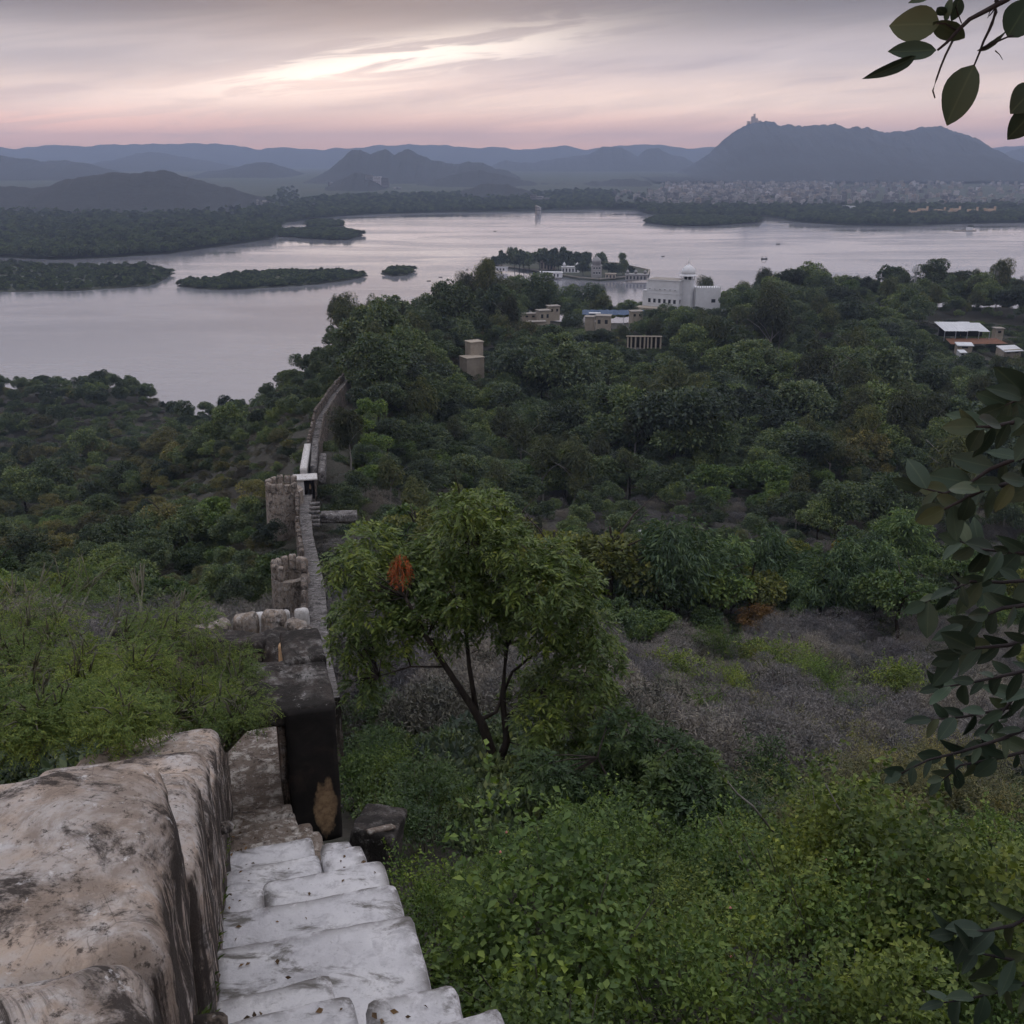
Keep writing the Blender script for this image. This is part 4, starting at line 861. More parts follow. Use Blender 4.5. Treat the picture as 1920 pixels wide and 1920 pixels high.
def shrub(x, y, z, kd, sc, rz):
    sx_, sy_, _ = proj(x, y, z + 1.5); where = ('beside the stairs' if sx_ < 900 else 'below the small dark tree' if sx_ < 1250 else 'around the bare stems' if sx_ < 1620 else 'at the right edge') + (', front row' if y < 9 else '' if y < 14 else ', back row')
    t = thing('shrub', LBL[kd] + ('' if kd == 'pale' else ' ' + where), 'shrub', (x, y, z), rz, {'lantana': 'green thicket shrubs', 'lime': 'lime thicket shrubs', 'deep': 'deep green shrubs', 'pale': 'pale olive bushes'}[kd]); t.scale = (sc, sc, sc)
    fo = obj('foliage', rg.choice(SH[kd]), t); obj('stem', rg.choice(ST), t)
    if kd == 'lantana' and y < 12:
        for _ in range(2): obj('flower', flower, t, (rg.uniform(-.6, .6), rg.uniform(-.75, -.2), rg.uniform(1.35, 1.8)))
for y in np.arange(4.6, 21, 1.2):
    for x in np.arange(-3, .62 * y + 2.5, 1.12 + y * .012):
        x_, y_ = x + rg.uniform(-.35, .35), y + rg.uniform(-.35, .35); u_ = -x_ * sa + y_ * ca; v_ = x_ * ca + y_ * sa
        if v_ < (1.42 if u_ < 9.2 else 1.75) or (u_ < 13.5 and v_ < 2.3 and u_ > 9.2): continue
        z = float(ground(x_, y_)[0]); a, b, _ = proj(x_, y_, z + 1.8)
        if a > 2050: continue
        kd = 'lime' if (a > 1250 and rg.random() < .55) else ('deep' if a < 1050 and b < 1650 and rg.random() < .6 else 'lantana'); shrub(x_, y_, z - .1, kd, (rg.uniform(.6, .85) if v_ < 1.8 else rg.choice((.5, .65, .85, 1.05, 1.3))) if b > 1560 else (rg.uniform(.4, .6) if 840 < a < 1040 else rg.uniform(.7, 1.15)), rg.uniform(0, 6.28))
for a, b, Y, sc in ((1560, 1440, 25, 1.5), (1640, 1400, 28, 1.7), (1720, 1380, 29, 1.8), (1800, 1390, 28, 1.7), (1880, 1400, 27, 1.7), (1480, 1450, 24, 1.3), (1680, 1450, 24, 1.4), (1760, 1340, 33, 1.8), (1850, 1330, 33, 1.8), (1620, 1350, 33, 1.3), (1780, 1460, 23, 1.3), (1900, 1470, 22, 1.3)):
    v = P(a, b, Y); shrub(v.x, Y, float(ground(v.x, Y)[0]) - .1, 'pale', sc, rg.uniform(0, 6.28))
def stem_plant(pl_, Y, label, r=.018, n=26):
    pts_ = [P(a, b, Y) for a, b in pl_]; t = thing('bare_stem', label, 'stem', pts_[-1]); m = MB(); N = len(pts_); m.tube(pts_, [r * (.35 + .65 * i / (N - 1)) for i in range(N)], 6); wmesh(m, 'stem', M['palebark'], t, True)
    rng = np.random.default_rng(int(pl_[0][0])); k_ = rng.uniform(0, .5, n) * (N - 1); i_ = k_.astype(int); f = (k_ - i_)[:, None]; A_ = np.array([list(q_) for q_ in pts_]); pos = A_[i_] * (1 - f) + A_[np.minimum(i_ + 1, N - 1)] * f
    obj('leaves', np_mesh('leaves', *leaves(pos, unit(rng.normal(size=(n, 3))), rng.uniform(.05, .09, n), .6, rng), M['limelantana']), t, -t.location)
stem_plant([(1340, 1428), (1352, 1450), (1382, 1488), (1412, 1512), (1450, 1560)], 10.5, 'pale crooked stem rising above the thicket beside the small dark tree', .016)
stem_plant([(1548, 1470), (1572, 1515), (1598, 1570), (1604, 1630), (1620, 1680), (1622, 1760)], 9.6, 'tall bare pale stem standing in the thicket at right', .022)
stem_plant([(1522, 1460), (1530, 1530), (1542, 1600), (1550, 1680)], 9.8, 'thin dark upright stem left of the tall bare stem', .012)
stem_plant([(1345, 1530), (1372, 1580), (1402, 1632), (1420, 1680)], 9.6, 'leaning leafy stem in the middle of the thicket', .014, 40)
stem_plant([(1372, 1665), (1382, 1700), (1392, 1760), (1394, 1800)], 9.5, 'short pale stem low in the thicket', .008, 14)

# overhanging branches with large leaves
k = NM('large_leaf'); tcn = k.n('ShaderNodeTexCoord'); sx = k.n('ShaderNodeSeparateXYZ'); k.L(tcn.outputs['Object'], sx.inputs[0]); oi = k.n('ShaderNodeObjectInfo')
rib = k.ramp(k.math('ABSOLUTE', sx.outputs[0]), [(.0, 1.), (.022, 0.)]); base_c = k.ramp(oi.outputs['Random'], [(0, (.016, .028, .017)), (.5, (.028, .048, .030)), (.8, (.048, .075, .048)), (1, (.055, .065, .028))])
vein = k.n('ShaderNodeTexWave', wave_type='BANDS', bands_direction='Y'); k.L(tcn.outputs['Object'], vein.inputs['Vector']); vein.inputs['Scale'].default_value = 3.2; vein.inputs['Distortion'].default_value = 1.5
c = k.mix(k.math('MULTIPLY', rib, .25), base_c, (.12, .15, .08)); k.col(c); k.b.inputs['Roughness'].default_value = .55; k.b.inputs['Specular IOR Level'].default_value = .22; pass
t_ = k.n('ShaderNodeBsdfTranslucent'); k.L(c, t_.inputs[0]); mx_ = k.n('ShaderNodeMixShader'); mx_.inputs[0].default_value = .06; k.L(k.b.outputs[0], mx_.inputs[1]); k.L(t_.outputs[0], mx_.inputs[2]); k.L(mx_.outputs[0], k.out.inputs[0]); M['bigleaf'] = k.m
def leaf_shape(seed, wfac, curl, point):
    rg2 = random.Random(seed); vs = []; fs = []; N = 9
    for i in range(N + 1):
        t = i / N; w_ = math.sin(math.pi * min(1, t ** .85)) ** .75 * wfac * .5 if 0 < i < N else .004
        if t > .85: w_ *= (1 - (t - .85) * point)
        z = -curl * t * t
        for j, s_ in enumerate((-1, -.5, 0, .5, 1)): vs.append((s_ * w_ + .015 * math.sin(t * 5 + seed), t, z + abs(s_) * w_ * .22 + rg2.uniform(-.008, .008) * abs(s_)))
    for i in range(N):
        for j in range(4): a = i * 5 + j; fs.append((a, a + 1, a + 6, a + 5))
    return MB().add(vs, fs).mesh('leaf', M['bigleaf'], True)
LEAF = [leaf_shape(i, w_, c_, p_) for i, (w_, c_, p_) in enumerate(((.50, .16, 1.5), (.56, .32, .5), (.60, .10, 1.0), (.44, .28, 2.5), (.54, -.14, 1.2)))]
def put_leaf(par, base, tip, wpx, Y, dY=0.0, roll=0.0, shape=None):
    b = P(*base, Y); t = P(*tip, Y + dY); d = t - b; L = d.length; y_ = d.normalized(); toc = (Vector((0, 0, CAM_Z)) - b).normalized(); z_ = (toc - y_ * toc.dot(y_)).normalized(); z_ = Matrix.Rotation(roll, 3, y_) @ z_; x_ = y_.cross(z_)
    o = obj('leaf', LEAF[shape if shape is not None else rg.randrange(5)], par); R = Matrix((x_, y_, z_)).transposed().to_4x4(); w_ = wpx * Y / .95 / F / .52
    o.matrix_local = Matrix.Translation(b - par.location) @ R @ Matrix.Diagonal((w_, L, L, 1)); return o
br = thing('overhanging_branch', 'dark leafy branch tip hanging into the top right corner', 'branch', P(1960, -40, 2.0)); m = MB()
for pl_, r0, r1 in (([(1960, -50), (1886, 0), (1845, 22), (1818, 36), (1795, 58), (1775, 80), (1758, 94)], .006, .0022), ([(1786, 77), (1773, 103), (1764, 125), (1756, 148), (1749, 170), (1753, 184)], .0022, .0013), ([(1880, -20), (1868, 2), (1867, 23), (1860, 44), (1854, 58), (1844, 78), (1836, 100), (1826, 124)], .004, .0015), ([(1836, 96), (1860, 82), (1890, 69), (1930, 60)], .0022, .0015), ([(1800, -10), (1792, 14), (1803, 44)], .0015, .001), ([(1795, 58), (1772, 44), (1756, 44)], .002, .0012), ([(1870, 10), (1856, 22), (1852, 34)], .0012, .0006), ([(1866, 95), (1874, 102), (1880, 112)], .0012, .0005), ([(1890, -10), (1872, 8), (1855, 30)], .002, .001)):
    m.tube([P(a, b, 2.0) for a, b in pl_], [r0 + (r1 - r0) * i / (len(pl_) - 1) for i in range(len(pl_))], 6)
wmesh(m, 'twig', M['darktwig'], br, True)
for b, t, w_, dy, rl_, sh in (((1762, 46), (1667, 42), 52, .03, .2, 1), ((1750, 40), (1811, 76), 30, .02, .4, 2), ((1756, 93), (1663, 101), 30, .02, .3, 4), ((1718, 105), (1632, 150), 24, -.02, -.3, 3), ((1827, 121), (1771, 235), 58, .02, .15, 0), ((1888, 70), (1935, -5), 46, 0, .3, 2), ((1832, 95), (1899, 66), 19, 0, .9, 3), ((1945, 160), (1896, 206), 44, 0, .2, 1), ((1945, 200), (1889, 263), 44, .02, -.2, 0), ((1784, -4), (1768, 42), 18, 0, .6, 3), ((1757, 14), (1775, 30), 14, 0, .2, 1), ((1745, -8), (1706, 2), 14, 0, .3, 3), ((1800, -5), (1786, 40), 20, 0, -.5, 2)):
    put_leaf(br, b, t, w_, 2.0, dy, rl_, sh)
def leafy(label, twigs, seed, Y0, n=9, size=62):
    rg3 = random.Random(seed); p0 = P(twigs[0][0][0] + 40, twigs[0][0][1], Y0); t = thing('leafy_branch', label, 'branch', p0, 0, None); m = MB()
    for pl_ in twigs:
        Y = Y0 + rg3.uniform(-.25, .35); pts_ = [P(a, b, Y) for a, b in pl_]; m.tube(pts_, [.006 - .004 * i / (len(pl_) - 1) for i in range(len(pl_))], 6); N = len(pl_)
        for i in range(n):
            f = (i + .6) / n * (N - 1); j = min(int(f), N - 2); f -= j; bx = pl_[j][0] * (1 - f) + pl_[j + 1][0] * f; by = pl_[j][1] * (1 - f) + pl_[j + 1][1] * f
            ang = math.atan2(pl_[j + 1][1] - pl_[j][1], pl_[j + 1][0] - pl_[j][0]) + (1 if i % 2 else -1) * rg3.uniform(.35, 1.15) - .12; L = size * rg3.uniform(.65, 1.2)
            put_leaf(t, (bx, by), (bx + math.cos(ang) * L, by + math.sin(ang) * L + 6), L * rg3.uniform(.42, .6), Y + rg3.uniform(-.06, .06), rg3.uniform(-.06, .08), rg3.uniform(-.9, .9))
        a, b = pl_[-1], pl_[-2]; ang = math.atan2(a[1] - b[1], a[0] - b[0]); put_leaf(t, a, (a[0] + math.cos(ang) * size * .8, a[1] + math.sin(ang) * size * .8), size * .42, Y, 0, rg3.uniform(-.5, .5))
    wmesh(m, 'twig', M['darktwig'], t, True)
leafy('upper right branch with broad dark leaves in front of the wood', [[(1960, 800), (1910, 790), (1860, 800), (1830, 800)], [(1960, 850), (1900, 862), (1855, 880), (1810, 912), (1770, 925), (1730, 915)], [(1960, 900), (1900, 905), (1850, 915), (1800, 940), (1770, 955)], [(1960, 760), (1920, 745), (1885, 760)]], 1, 2.1, 10, 72)
leafy('middle right branch of drooping broad leaves over the scrub', [[(1960, 1040), (1890, 1035), (1840, 1030), (1800, 1015)], [(1960, 1085), (1880, 1092), (1820, 1090), (1780, 1110), (1735, 1130)], [(1960, 1130), (1880, 1140), (1830, 1160), (1790, 1180)], [(1960, 1190), (1890, 1210), (1830, 1215), (1790, 1230)]], 2, 2.35, 11, 58)
leafy('lower right branch of small paler leaves pointing left', [[(1960, 1250), (1890, 1265), (1820, 1280), (1760, 1290)], [(1960, 1310), (1880, 1330), (1800, 1345), (1740, 1350)], [(1960, 1350), (1880, 1385), (1800, 1410), (1740, 1425), (1690, 1450)], [(1960, 1400), (1880, 1420), (1800, 1435), (1765, 1465)], [(1960, 1290), (1900, 1310), (1850, 1370), (1830, 1420)]], 3, 2.6, 12, 46)
leafy('bottom right branch of dark round leaves over the thicket', [[(1960, 1700), (1900, 1735), (1850, 1745), (1790, 1750)], [(1960, 1780), (1900, 1800), (1850, 1790), (1810, 1780)], [(1960, 1830), (1890, 1855), (1830, 1870), (1770, 1880)]], 4, 2.2, 8, 60)
# unseen tree for those branches, added behind the camera, crown enlarged to shade them
ot = thing('unseen_shade_tree', 'unseen broad-leaved tree added behind the camera to shade the branches at right', 'tree', (5.6, -2.2, 94.2)); obj('trunk', T_dark[0], ot, None, None, (1, 1, .8)); obj('crown', KIND['mid'][0][1], ot, (0, 0, 1.6), None, (1.1, .85, .9))

# dry leaves and weeds caught on the stairs
rng = np.random.default_rng(77); lp = []; ld = []
for un, v0, v1 in STEPS:
    for _ in range(7):
        u_ = un - abs(rng.normal()) * .2 - .08; v_ = min(v1 - .05, v0 + .04 + abs(rng.normal()) * .16) if rng.random() < .7 else rng.uniform(v0, v1 - .05); q_ = WU(u_, v_, stair_z(un) + .012); lp.append(list(q_)); ld.append(rng.normal(size=3) * [1, 1, .15])
M['dryleaf'] = leafmat('dry_leaf', (.13, .085, .05), .5, 0, .1, .8, .1, 0)
o = obj('leaf_litter', np_mesh('leaf_litter', *leaves(np.array(lp), unit(np.array(ld)), rng.uniform(.02, .05, len(lp)), .55, rng, np.array([0, 0, 1.]), .25, 0), M['dryleaf'])); tag(o, 'dry leaves lying on the stairs', 'leaf litter', kind='stuff')
wp = []; wd_ = []
for _ in range(70):
    u_ = rng.uniform(2.4, 9.5); n_w = rng.integers(5, 16); b_ = WU(u_, -.30, stair_z(u_) + rng.uniform(-.02, .1))
    for _ in range(n_w): wp.append(list(b_ + Vector((rng.normal() * .015, rng.normal() * .03, 0)))); wd_.append([.5 + rng.normal() * .4, rng.normal() * .5, 1.0])
o = obj('wall_weeds', np_mesh('wall_weeds', *leaves(np.array(wp), unit(np.array(wd_)), rng.uniform(.03, .10, len(wp)), .16, rng, None, .1, .25), M['acacia'])); tag(o, 'little weeds growing in the joint between stairs and parapet', 'weeds', kind='stuff')

for a, b, Y, sc, kd in ((1090, 1250, 50, 1.5, 'lantana'), (1320, 1280, 46, 1.4, 'lantana'), (1380, 1245, 55, 1.7, 'lime'), (1430, 1300, 44, 1.2, 'lime'), (1550, 1200, 60, 1.8, 'lantana'), (1270, 1190, 60, 1.6, 'lime'), (1620, 1270, 50, 1.4, 'lantana'), (1180, 1330, 42, 1.3, 'deep'), (700, 1330, 36, 1.3, 'deep'), (720, 1400, 27, 1.0, 'deep'), (1500, 1330, 42, 1.5, 'pale'), (1440, 1410, 30, 1.3, 'deep'), (1380, 1470, 24, 1.2, 'deep'), (1690, 1230, 56, 1.7, 'lime'), (1240, 1240, 55, 1.2, 'lantana'), (1470, 1180, 66, 2.0, 'lime'), (1350, 1165, 72, 1.9, 'lantana')):
    v = P(a, b, Y); shrub(v.x, Y, float(ground(v.x, Y)[0]) - .1, kd, sc * 1.25, rg.uniform(0, 6.28))
# ------------------------------------------------------------------ buildings
M['white'] = plain('white_paint', (.66, .66, .68), .7, .1, .3); M['cream'] = plain('cream_wall', (.36, .31, .25), .85, .18, .6); M['creamroof'] = plain('weathered_roof', (.30, .27, .24), .9, .2, .8)
M['pane'] = plain('window_dark', (.035, .037, .045), .25, .1, 1, .5); M['steel'] = plain('galvanised_sheet', (.60, .61, .63), .45, .1, .4, .4); M['tarp'] = plain('blue_tarpaulin', (.04, .075, .14), .6, .2, .3)
M['clay'] = plain('bare_clay', (.17, .085, .055), .95, .2, .3); M['sand'] = plain('sandstone', (.50, .36, .25), .85, .15, .05); M['wood'] = plain('boat_wood', (.05, .04, .035), .7, .2, 1); M['tower_metal'] = plain('painted_steel', (.32, .33, .35), .5, .1, 1, .4); M['domegrey'] = plain('dome_grey', (.30, .29, .29), .8, .15, .2)
def pt(par, name, mat, boxes, rot=0):
    m = MB()
    for c, h in boxes: m.box(c, h)
    return obj(name, m.mesh(name, M[mat]), par)
def windows(par, pos, w_, h_, axis='y', sgn=-1):
    for x, y, z in pos:
        d = Vector((0, sgn, 0)) if axis == 'y' else Vector((sgn, 0, 0)); hh = (w_ / 2, .06, h_ / 2) if axis == 'y' else (.06, w_ / 2, h_ / 2)
        win = pt(par, 'window', 'pane', [(Vector((x, y, z)) + d * .01, hh)]); fr_ = MB(); t = .12
        for c, h in ((Vector((0, 0, h_ / 2 + t)), (w_ / 2 + .2, .18, t)), (Vector((0, 0, -h_ / 2 - t)), (w_ / 2 + .25, .25, t))):
            fr_.box(Vector((x, y, z)) + d * .05 + c, h if axis == 'y' else (h[1], h[0], h[2]))
        obj('frame', fr_.mesh('frame', M['white']), win)
c0 = P(1271, 577, 490); hp = thing('white_palace', 'white palace building with a domed kiosk on the wooded ridge by the lake', 'building', c0, math.radians(-30)); HT = P(1271, 528, 490).z - c0.z
pt(hp, 'main_block', 'white', [((-8, 5.2, HT / 2 - 1.5), (8, 5.2, HT / 2 + 1.5))]); pt(hp, 'cornice', 'white', [((-8, 5.2, HT + .15), (8.3, 5.5, .18)), ((-8, 5.2, HT * .5), (8.12, 5.32, .14))]); pt(hp, 'flat_roof', 'creamroof', [((-8, 5.2, HT + .36), (7.9, 5.1, .05))])
windows(hp, [(-14.6 + i * 2.55, 0, 2.6) for i in range(6)], 1.25, 1.9); windows(hp, [(0, 2.2 + i * 3, 2.6) for i in range(3)], 1.2, 1.9, 'x', 1); windows(hp, [(-14.6 + i * 2.55, 0, 8.0) for i in range(6)], .5, .3)
sb_ = pt(hp, 'side_bay', 'white', [((-17.2, 3, 2.4), (1.2, 2.6, 4.4)), ((-17.2, 3, 7.0), (1.4, 2.8, .15))]); pt(hp, 'side_bay', 'white', [((-17.0, 6, 5.5), (1.0, 2.4, 5))])
tw = pt(hp, 'terrace_wing', 'cream', [((-11, -3.6, -2.6), (8.5, 3.5, 2.5))]); windows(hp, [(-17 + i * 2.4, -7.1, -2.2) for i in range(6)], 1.1, 1.5)
kx, ky = 1.6, 7.2; pt(hp, 'kiosk_tower', 'white', [((kx, ky, HT / 2 - 1), (2.6, 2.6, HT / 2 + 1.5))])
m = MB()
colm = MB().tube([(0, 0, .4), (0, 0, 2.3)], [.22, .2], 6).mesh('column', M['white'])
for i in range(10): a = i * .6283; obj('column', colm, hp, (kx + 3.1 * math.cos(a), ky + 3.1 * math.sin(a), HT))
pt(hp, 'dark_core', 'pane', [((kx, ky, HT + 1.3), (1.7, 1.7, 1.0))]); obj('eave', MB().lathe((kx, ky, HT + 2.3), [(4.3, -.15), (4.2, .05), (3.4, .4), (3.3, .8)], 20).mesh('eave', M['white'], True), hp)
dm = obj('dome', MB().lathe((kx, ky, HT + 3.0), [(3.2, 0), (3.45, .8), (3.2, 1.9), (2.4, 3.0), (1.3, 3.8), (.5, 4.3), (.25, 4.8)], 24).mesh('dome', M['white'], True), hp); obj('spire', MB().lathe((kx, ky, HT + 7.8), [(.25, 0), (.42, .4), (.15, .8), (.3, 1.2), (.08, 1.7), (.03, 3.4)], 8).mesh('spire', M['white'], True), dm)
rw = P(1324, 577, 497); wing = pt(hp, 'right_wing', 'white', []); wing.data = MB().box((0, 0, 4.4), (5.9, 4, 5.4)).mesh('right_wing', M['white']); Rm = Matrix.Rotation(math.radians(30), 3, 'Z'); lw = Rm @ (rw - c0); wing.location = lw; wing.rotation_euler = (0, 0, math.radians(28))
for i in range(11): o = obj('merlon', MB().add([(-.3, -.2, 0), (.3, -.2, 0), (.3, -.2, .55), (0, -.2, 1.0), (-.3, -.2, .55), (-.3, .2, 0), (.3, .2, 0), (.3, .2, .55), (0, .2, 1.0), (-.3, .2, .55)], [(0, 1, 2, 3, 4), (9, 8, 7, 6, 5), (0, 4, 9, 5), (4, 3, 8, 9), (3, 2, 7, 8), (2, 1, 6, 7)]).mesh('merlon', M['white']), wing, (-5.5 + i * 1.1, -3.7, 9.8))
w_ = obj('window', MB().box((2.6, -4.0, 3.8), (.95, .07, .8)).mesh('window', M['pane']), wing)
def cabin(px_, py_, Y, w_, d_, h_, rz, label, mat='cream', roof='creamroof', over=.35, wins=2, cat_='cabin', name='cabin', group=None, slope=0):
    b = P(px_, py_, Y); t = thing(name, label, cat_, b, rz, group); pt(t, 'wall', mat, [((0, 0, h_ / 2 - 1.2), (w_ / 2, d_ / 2, h_ / 2 + 1.2))]); r = pt(t, 'roof', roof, [((0, 0, h_ + .16), (w_ / 2 + over, d_ / 2 + over, .14))]); r.rotation_euler = (slope, 0, 0)
    for i in range(wins):
        x = (i + .5) / wins * w_ - w_ / 2; win = pt(t, 'window', 'pane', [((x, -d_ / 2 - .01, h_ * .55), (w_ / wins * .2, .05, h_ * .17))]); pt(win, 'sill', mat, [((x, -d_ / 2 - .06, h_ * .55 - h_ * .2), (w_ / wins * .25, .12, .07))])
    return t
cabin(1018, 603, 410, 4.6, 4, 4.4, .35, 'small cream cabin with flat roof, left and lower of the cabin pair'); cabin(1037, 589, 416, 4.4, 3.6, 3.2, .3, 'small cream cabin set higher behind another cabin'); cabin(975, 598, 412, 13, 2.5, 2.0, .1, 'long low cream building left of the cabins', wins=5)
cabin(1005, 611, 402, 7, 3, 1.6, .2, 'low domed cream outbuilding below the cabin pair', wins=0); cabin(1131, 614, 404, 5.6, 4.5, 4.6, -.2, 'cream cabin with shuttered windows under the blue roof'); cabin(1106, 612, 408, 3.5, 4, 3.8, -.2, 'narrow plain cream wall left of the shuttered cabin', wins=0); cabin(1192, 597, 420, 4.6, 4, 2.9, .2, 'small cream cabin between blue roof and white palace')
b = P(1150, 588, 428); t = thing('blue_roof', 'wide blue tarpaulin roof in front of the lake', 'roof', b - Vector((0, 0, 2.5)), -.03); m = MB(); n = 24
for i in range(n): m.add([(-13 + i * 26 / n, -4, 2.6 + .12 * math.sin(i * 1.9)), (-13 + (i + 1) * 26 / n, -4, 2.6 + .12 * math.sin((i + 1) * 1.9)), (-13 + (i + 1) * 26 / n, 4, 3.5 + .1 * math.sin(i * 2.3)), (-13 + i * 26 / n, 4, 3.5 + .1 * math.sin(i * 2.3 - 2.3))], [(0, 1, 2, 3)])
o = obj('sheet', m.mesh('sheet', M['tarp']), t); so = o.modifiers.new('thick', 'SOLIDIFY'); so.thickness = .06; pt(t, 'white_sheet', 'white', [((-7.8, -2.5, 3.05), (2.4, 1.3, .12))])
for x in (-12, -4, 4, 12): pt(t, 'post', 'tower_metal', [((x, -3.6, .4), (.08, .08, 2.2))])
rb = P(885, 710, 288); t = thing('ruined_house', 'two-tiered pale roofless house among trees above the rampart', 'house', rb, .5)
pt(t, 'lower_block', 'cream', [((0, 0, 2.6), (2.7, 2.4, 3.6)), ((0, 0, 6.3), (2.85, 2.55, .13))]); pt(t, 'upper_block', 'cream', [((2.4, 3.2, 5.6), (2.0, 1.8, 4.3)), ((2.4, 3.2, 10.0), (2.2, 2.0, .13))]); windows(t, [(2.7, .4, 4.4)], .5, 2.2, 'x', 1)
t = thing('colonnade', 'ruined pale colonnade half hidden in the dark wood', 'ruin', P(1207, 652, 343), -.05); pt(t, 'back_wall', 'pier', [((0, 1.2, 1.8), (5.8, .2, 1.9))]); pt(t, 'beam', 'cream', [((0, 0, 3.8), (5.9, .5, .14))])
for i in range(9): pt(t, 'column', 'cream', [((-5.4 + i * 1.35 + .2 * math.sin(i * 5), 0, 1.7), (.26, .26, 1.95))])
sh = P(1806, 633, 383); t = thing('metal_shed', 'large open shed with stepped white metal roof in the wood at right', 'shed', sh, -.06)
for i, (x, wd2, dz) in enumerate(((-4.2, 4.3, 0), (2.1, 2.2, .1), (6.2, 2.0, -.25))):
    m = MB(); k2 = 14
    for j in range(k2):
        xa, xb = x - wd2 + 2 * wd2 * j / k2, x - wd2 + 2 * wd2 * (j + 1) / k2; z1 = .05 if j % 2 else 0
        m.add([(xa, -4.2 + i * .5, 3.0 + dz + z1), (xb, -4.2 + i * .5, 3.0 + dz + z1), (xb - 1.6, 4, 5.2 + dz + z1), (xa - 1.6, 4, 5.2 + dz + z1)], [(0, 1, 2, 3)])
    o = obj('roof', m.mesh('roof', M['steel']), t); s2 = o.modifiers.new('thick', 'SOLIDIFY'); s2.thickness = .05
pt(t, 'back_wall', 'pier', [((0, 3.4, 1.6), (8, .1, 1.7))])
for x in (-8.2, -4.2, 0, 4.2, 8): pt(t, 'post', 'tower_metal', [((x, -3.6, 1.1), (.1, .1, 1.85))])
yard = P(1826, 642, 376); o = MB().add([(-10, -4, 0), (11, -3.5, .1), (10, 4.5, .9), (-9, 4, .8)], [(0, 1, 2, 3)]).build('yard', M['clay']); o.location = yard; tag(o, kind='structure')
cabin(1806, 656, 368, 5.2, 3, 2.0, -.1, 'small shed with pale grey metal roof just below the big shed', 'cream', 'steel', .3, 1, 'shed', 'small_shed', slope=.2); cabin(1801, 669, 362, 2.3, 2.2, 1.9, .1, 'tiny white-roofed hut lowest of the sheds', 'white', 'steel', .2, 1, 'hut', 'hut', slope=.25)
cabin(1890, 664, 364, 7.0, 4.4, 2.0, .25, 'grey flat-roofed shed right of the clay yard', 'cream', 'steel', .4, 2, 'shed', 'small_shed', slope=.25); cabin(1870, 628, 388, 3, 3, 2.5, 0, 'little house with weathered roof right of the big shed', wins=1, cat_='house', name='house'); cabin(1654, 614, 392, 3.2, 3, 2.6, 0, 'pale little house glimpsed in the dark wood', wins=1, cat_='house', name='house')
cabin(1198, 1014, 124, 1.9, 1.4, .8, .2, 'tiny pale-roofed hut in the scrub behind the rusty bush', 'cream', 'steel', .2, 1, 'hut', 'hut', slope=.2); cabin(1150, 1034, 122, 1.0, 1.0, .5, -.2, 'small white block hidden by pale leaves left of the rusty bush', 'white', 'white', .1, 0, 'hut', 'hut')
tb = P(1712, 556, 470); t = thing('telecom_tower', 'slim telecom tower with antenna head standing above the trees', 'tower', tb - Vector((0, 0, 6))); Ht = P(1712, 500, 470).z - tb.z + 6
m = MB()
for a in range(3): m.tube([(.55 * math.cos(a * 2.094), .55 * math.sin(a * 2.094), 0), (.35 * math.cos(a * 2.094), .35 * math.sin(a * 2.094), Ht)], [.16, .12], 5)
for i in range(int(Ht / 1.2)):
    for a in range(3): r = .53 - .2 * i * 1.2 / Ht; m.tube([(r * math.cos(a * 2.094), r * math.sin(a * 2.094), i * 1.2), (r * math.cos(a * 2.094 + 2.094), r * math.sin(a * 2.094 + 2.094), i * 1.2 + 1.1)], [.05, .05], 4)
obj('mast', m.mesh('mast', M['tower_metal']), t); obj('platform', MB().lathe((0, 0, Ht - 2.2), [(1.3, 0), (1.3, .2)], 12).mesh('platform', M['tower_metal']), t)
for a in range(6): o = obj('antenna', MB().box((1.35, 0, 0), (.12, .25, 1.25)).mesh('antenna', M['white']), t, (0, 0, Ht - .8), a * 1.047)
# particular coloured bushes
def special(px_, py_, Y, mesh, matname, sc, label, nm='bush', ct='bush'):
    v = P(px_, py_, Y); z = float(ground(v.x, Y)[0]); t = thing(nm, label, ct, (v.x, Y, z)); t.scale = sc; obj('trunk', T_bush[0], t); me_ = mesh.copy(); me_.materials.clear(); me_.materials.append(M[matname]); obj('crown', me_, t)
M['rustbush'] = leafmat('rust_twigs', (.17, .075, .045), .3, 0, .1, .8, .05, 0); M['straw'] = leafmat('straw_leaf', (.20, .12, .05), .35, .1, .1, .8, .1, 0); M['golden'] = leafmat('golden_leaf', (.22, .18, .03), .35, .2, .2, .6, .1, 0); M['paleleaf'] = leafmat('pale_fresh_leaf', (.14, .20, .10), .35, .2, .2, .6, .1, 0)
special(1212, 1045, 112, KIND['grey'][0][0], 'rustbush', (.95, .95, 1.2), 'rust-brown twiggy bush in front of the tiny pale hut'); special(1425, 1140, 88, KIND['bamboo'][0][0], 'straw', (.85, .6, .55), 'straw-coloured dry clump at the front of the bamboo'); special(1590, 995, 130, KIND['yellowish'][0][0], 'golden', (.6, .6, .62), 'small golden yellow tree behind the bamboo', 'tree', 'tree'); special(1165, 1030, 115, KIND['green'][0][1], 'paleleaf', (.42, .42, .42), 'pale fresh green bush left of the rusty bush')
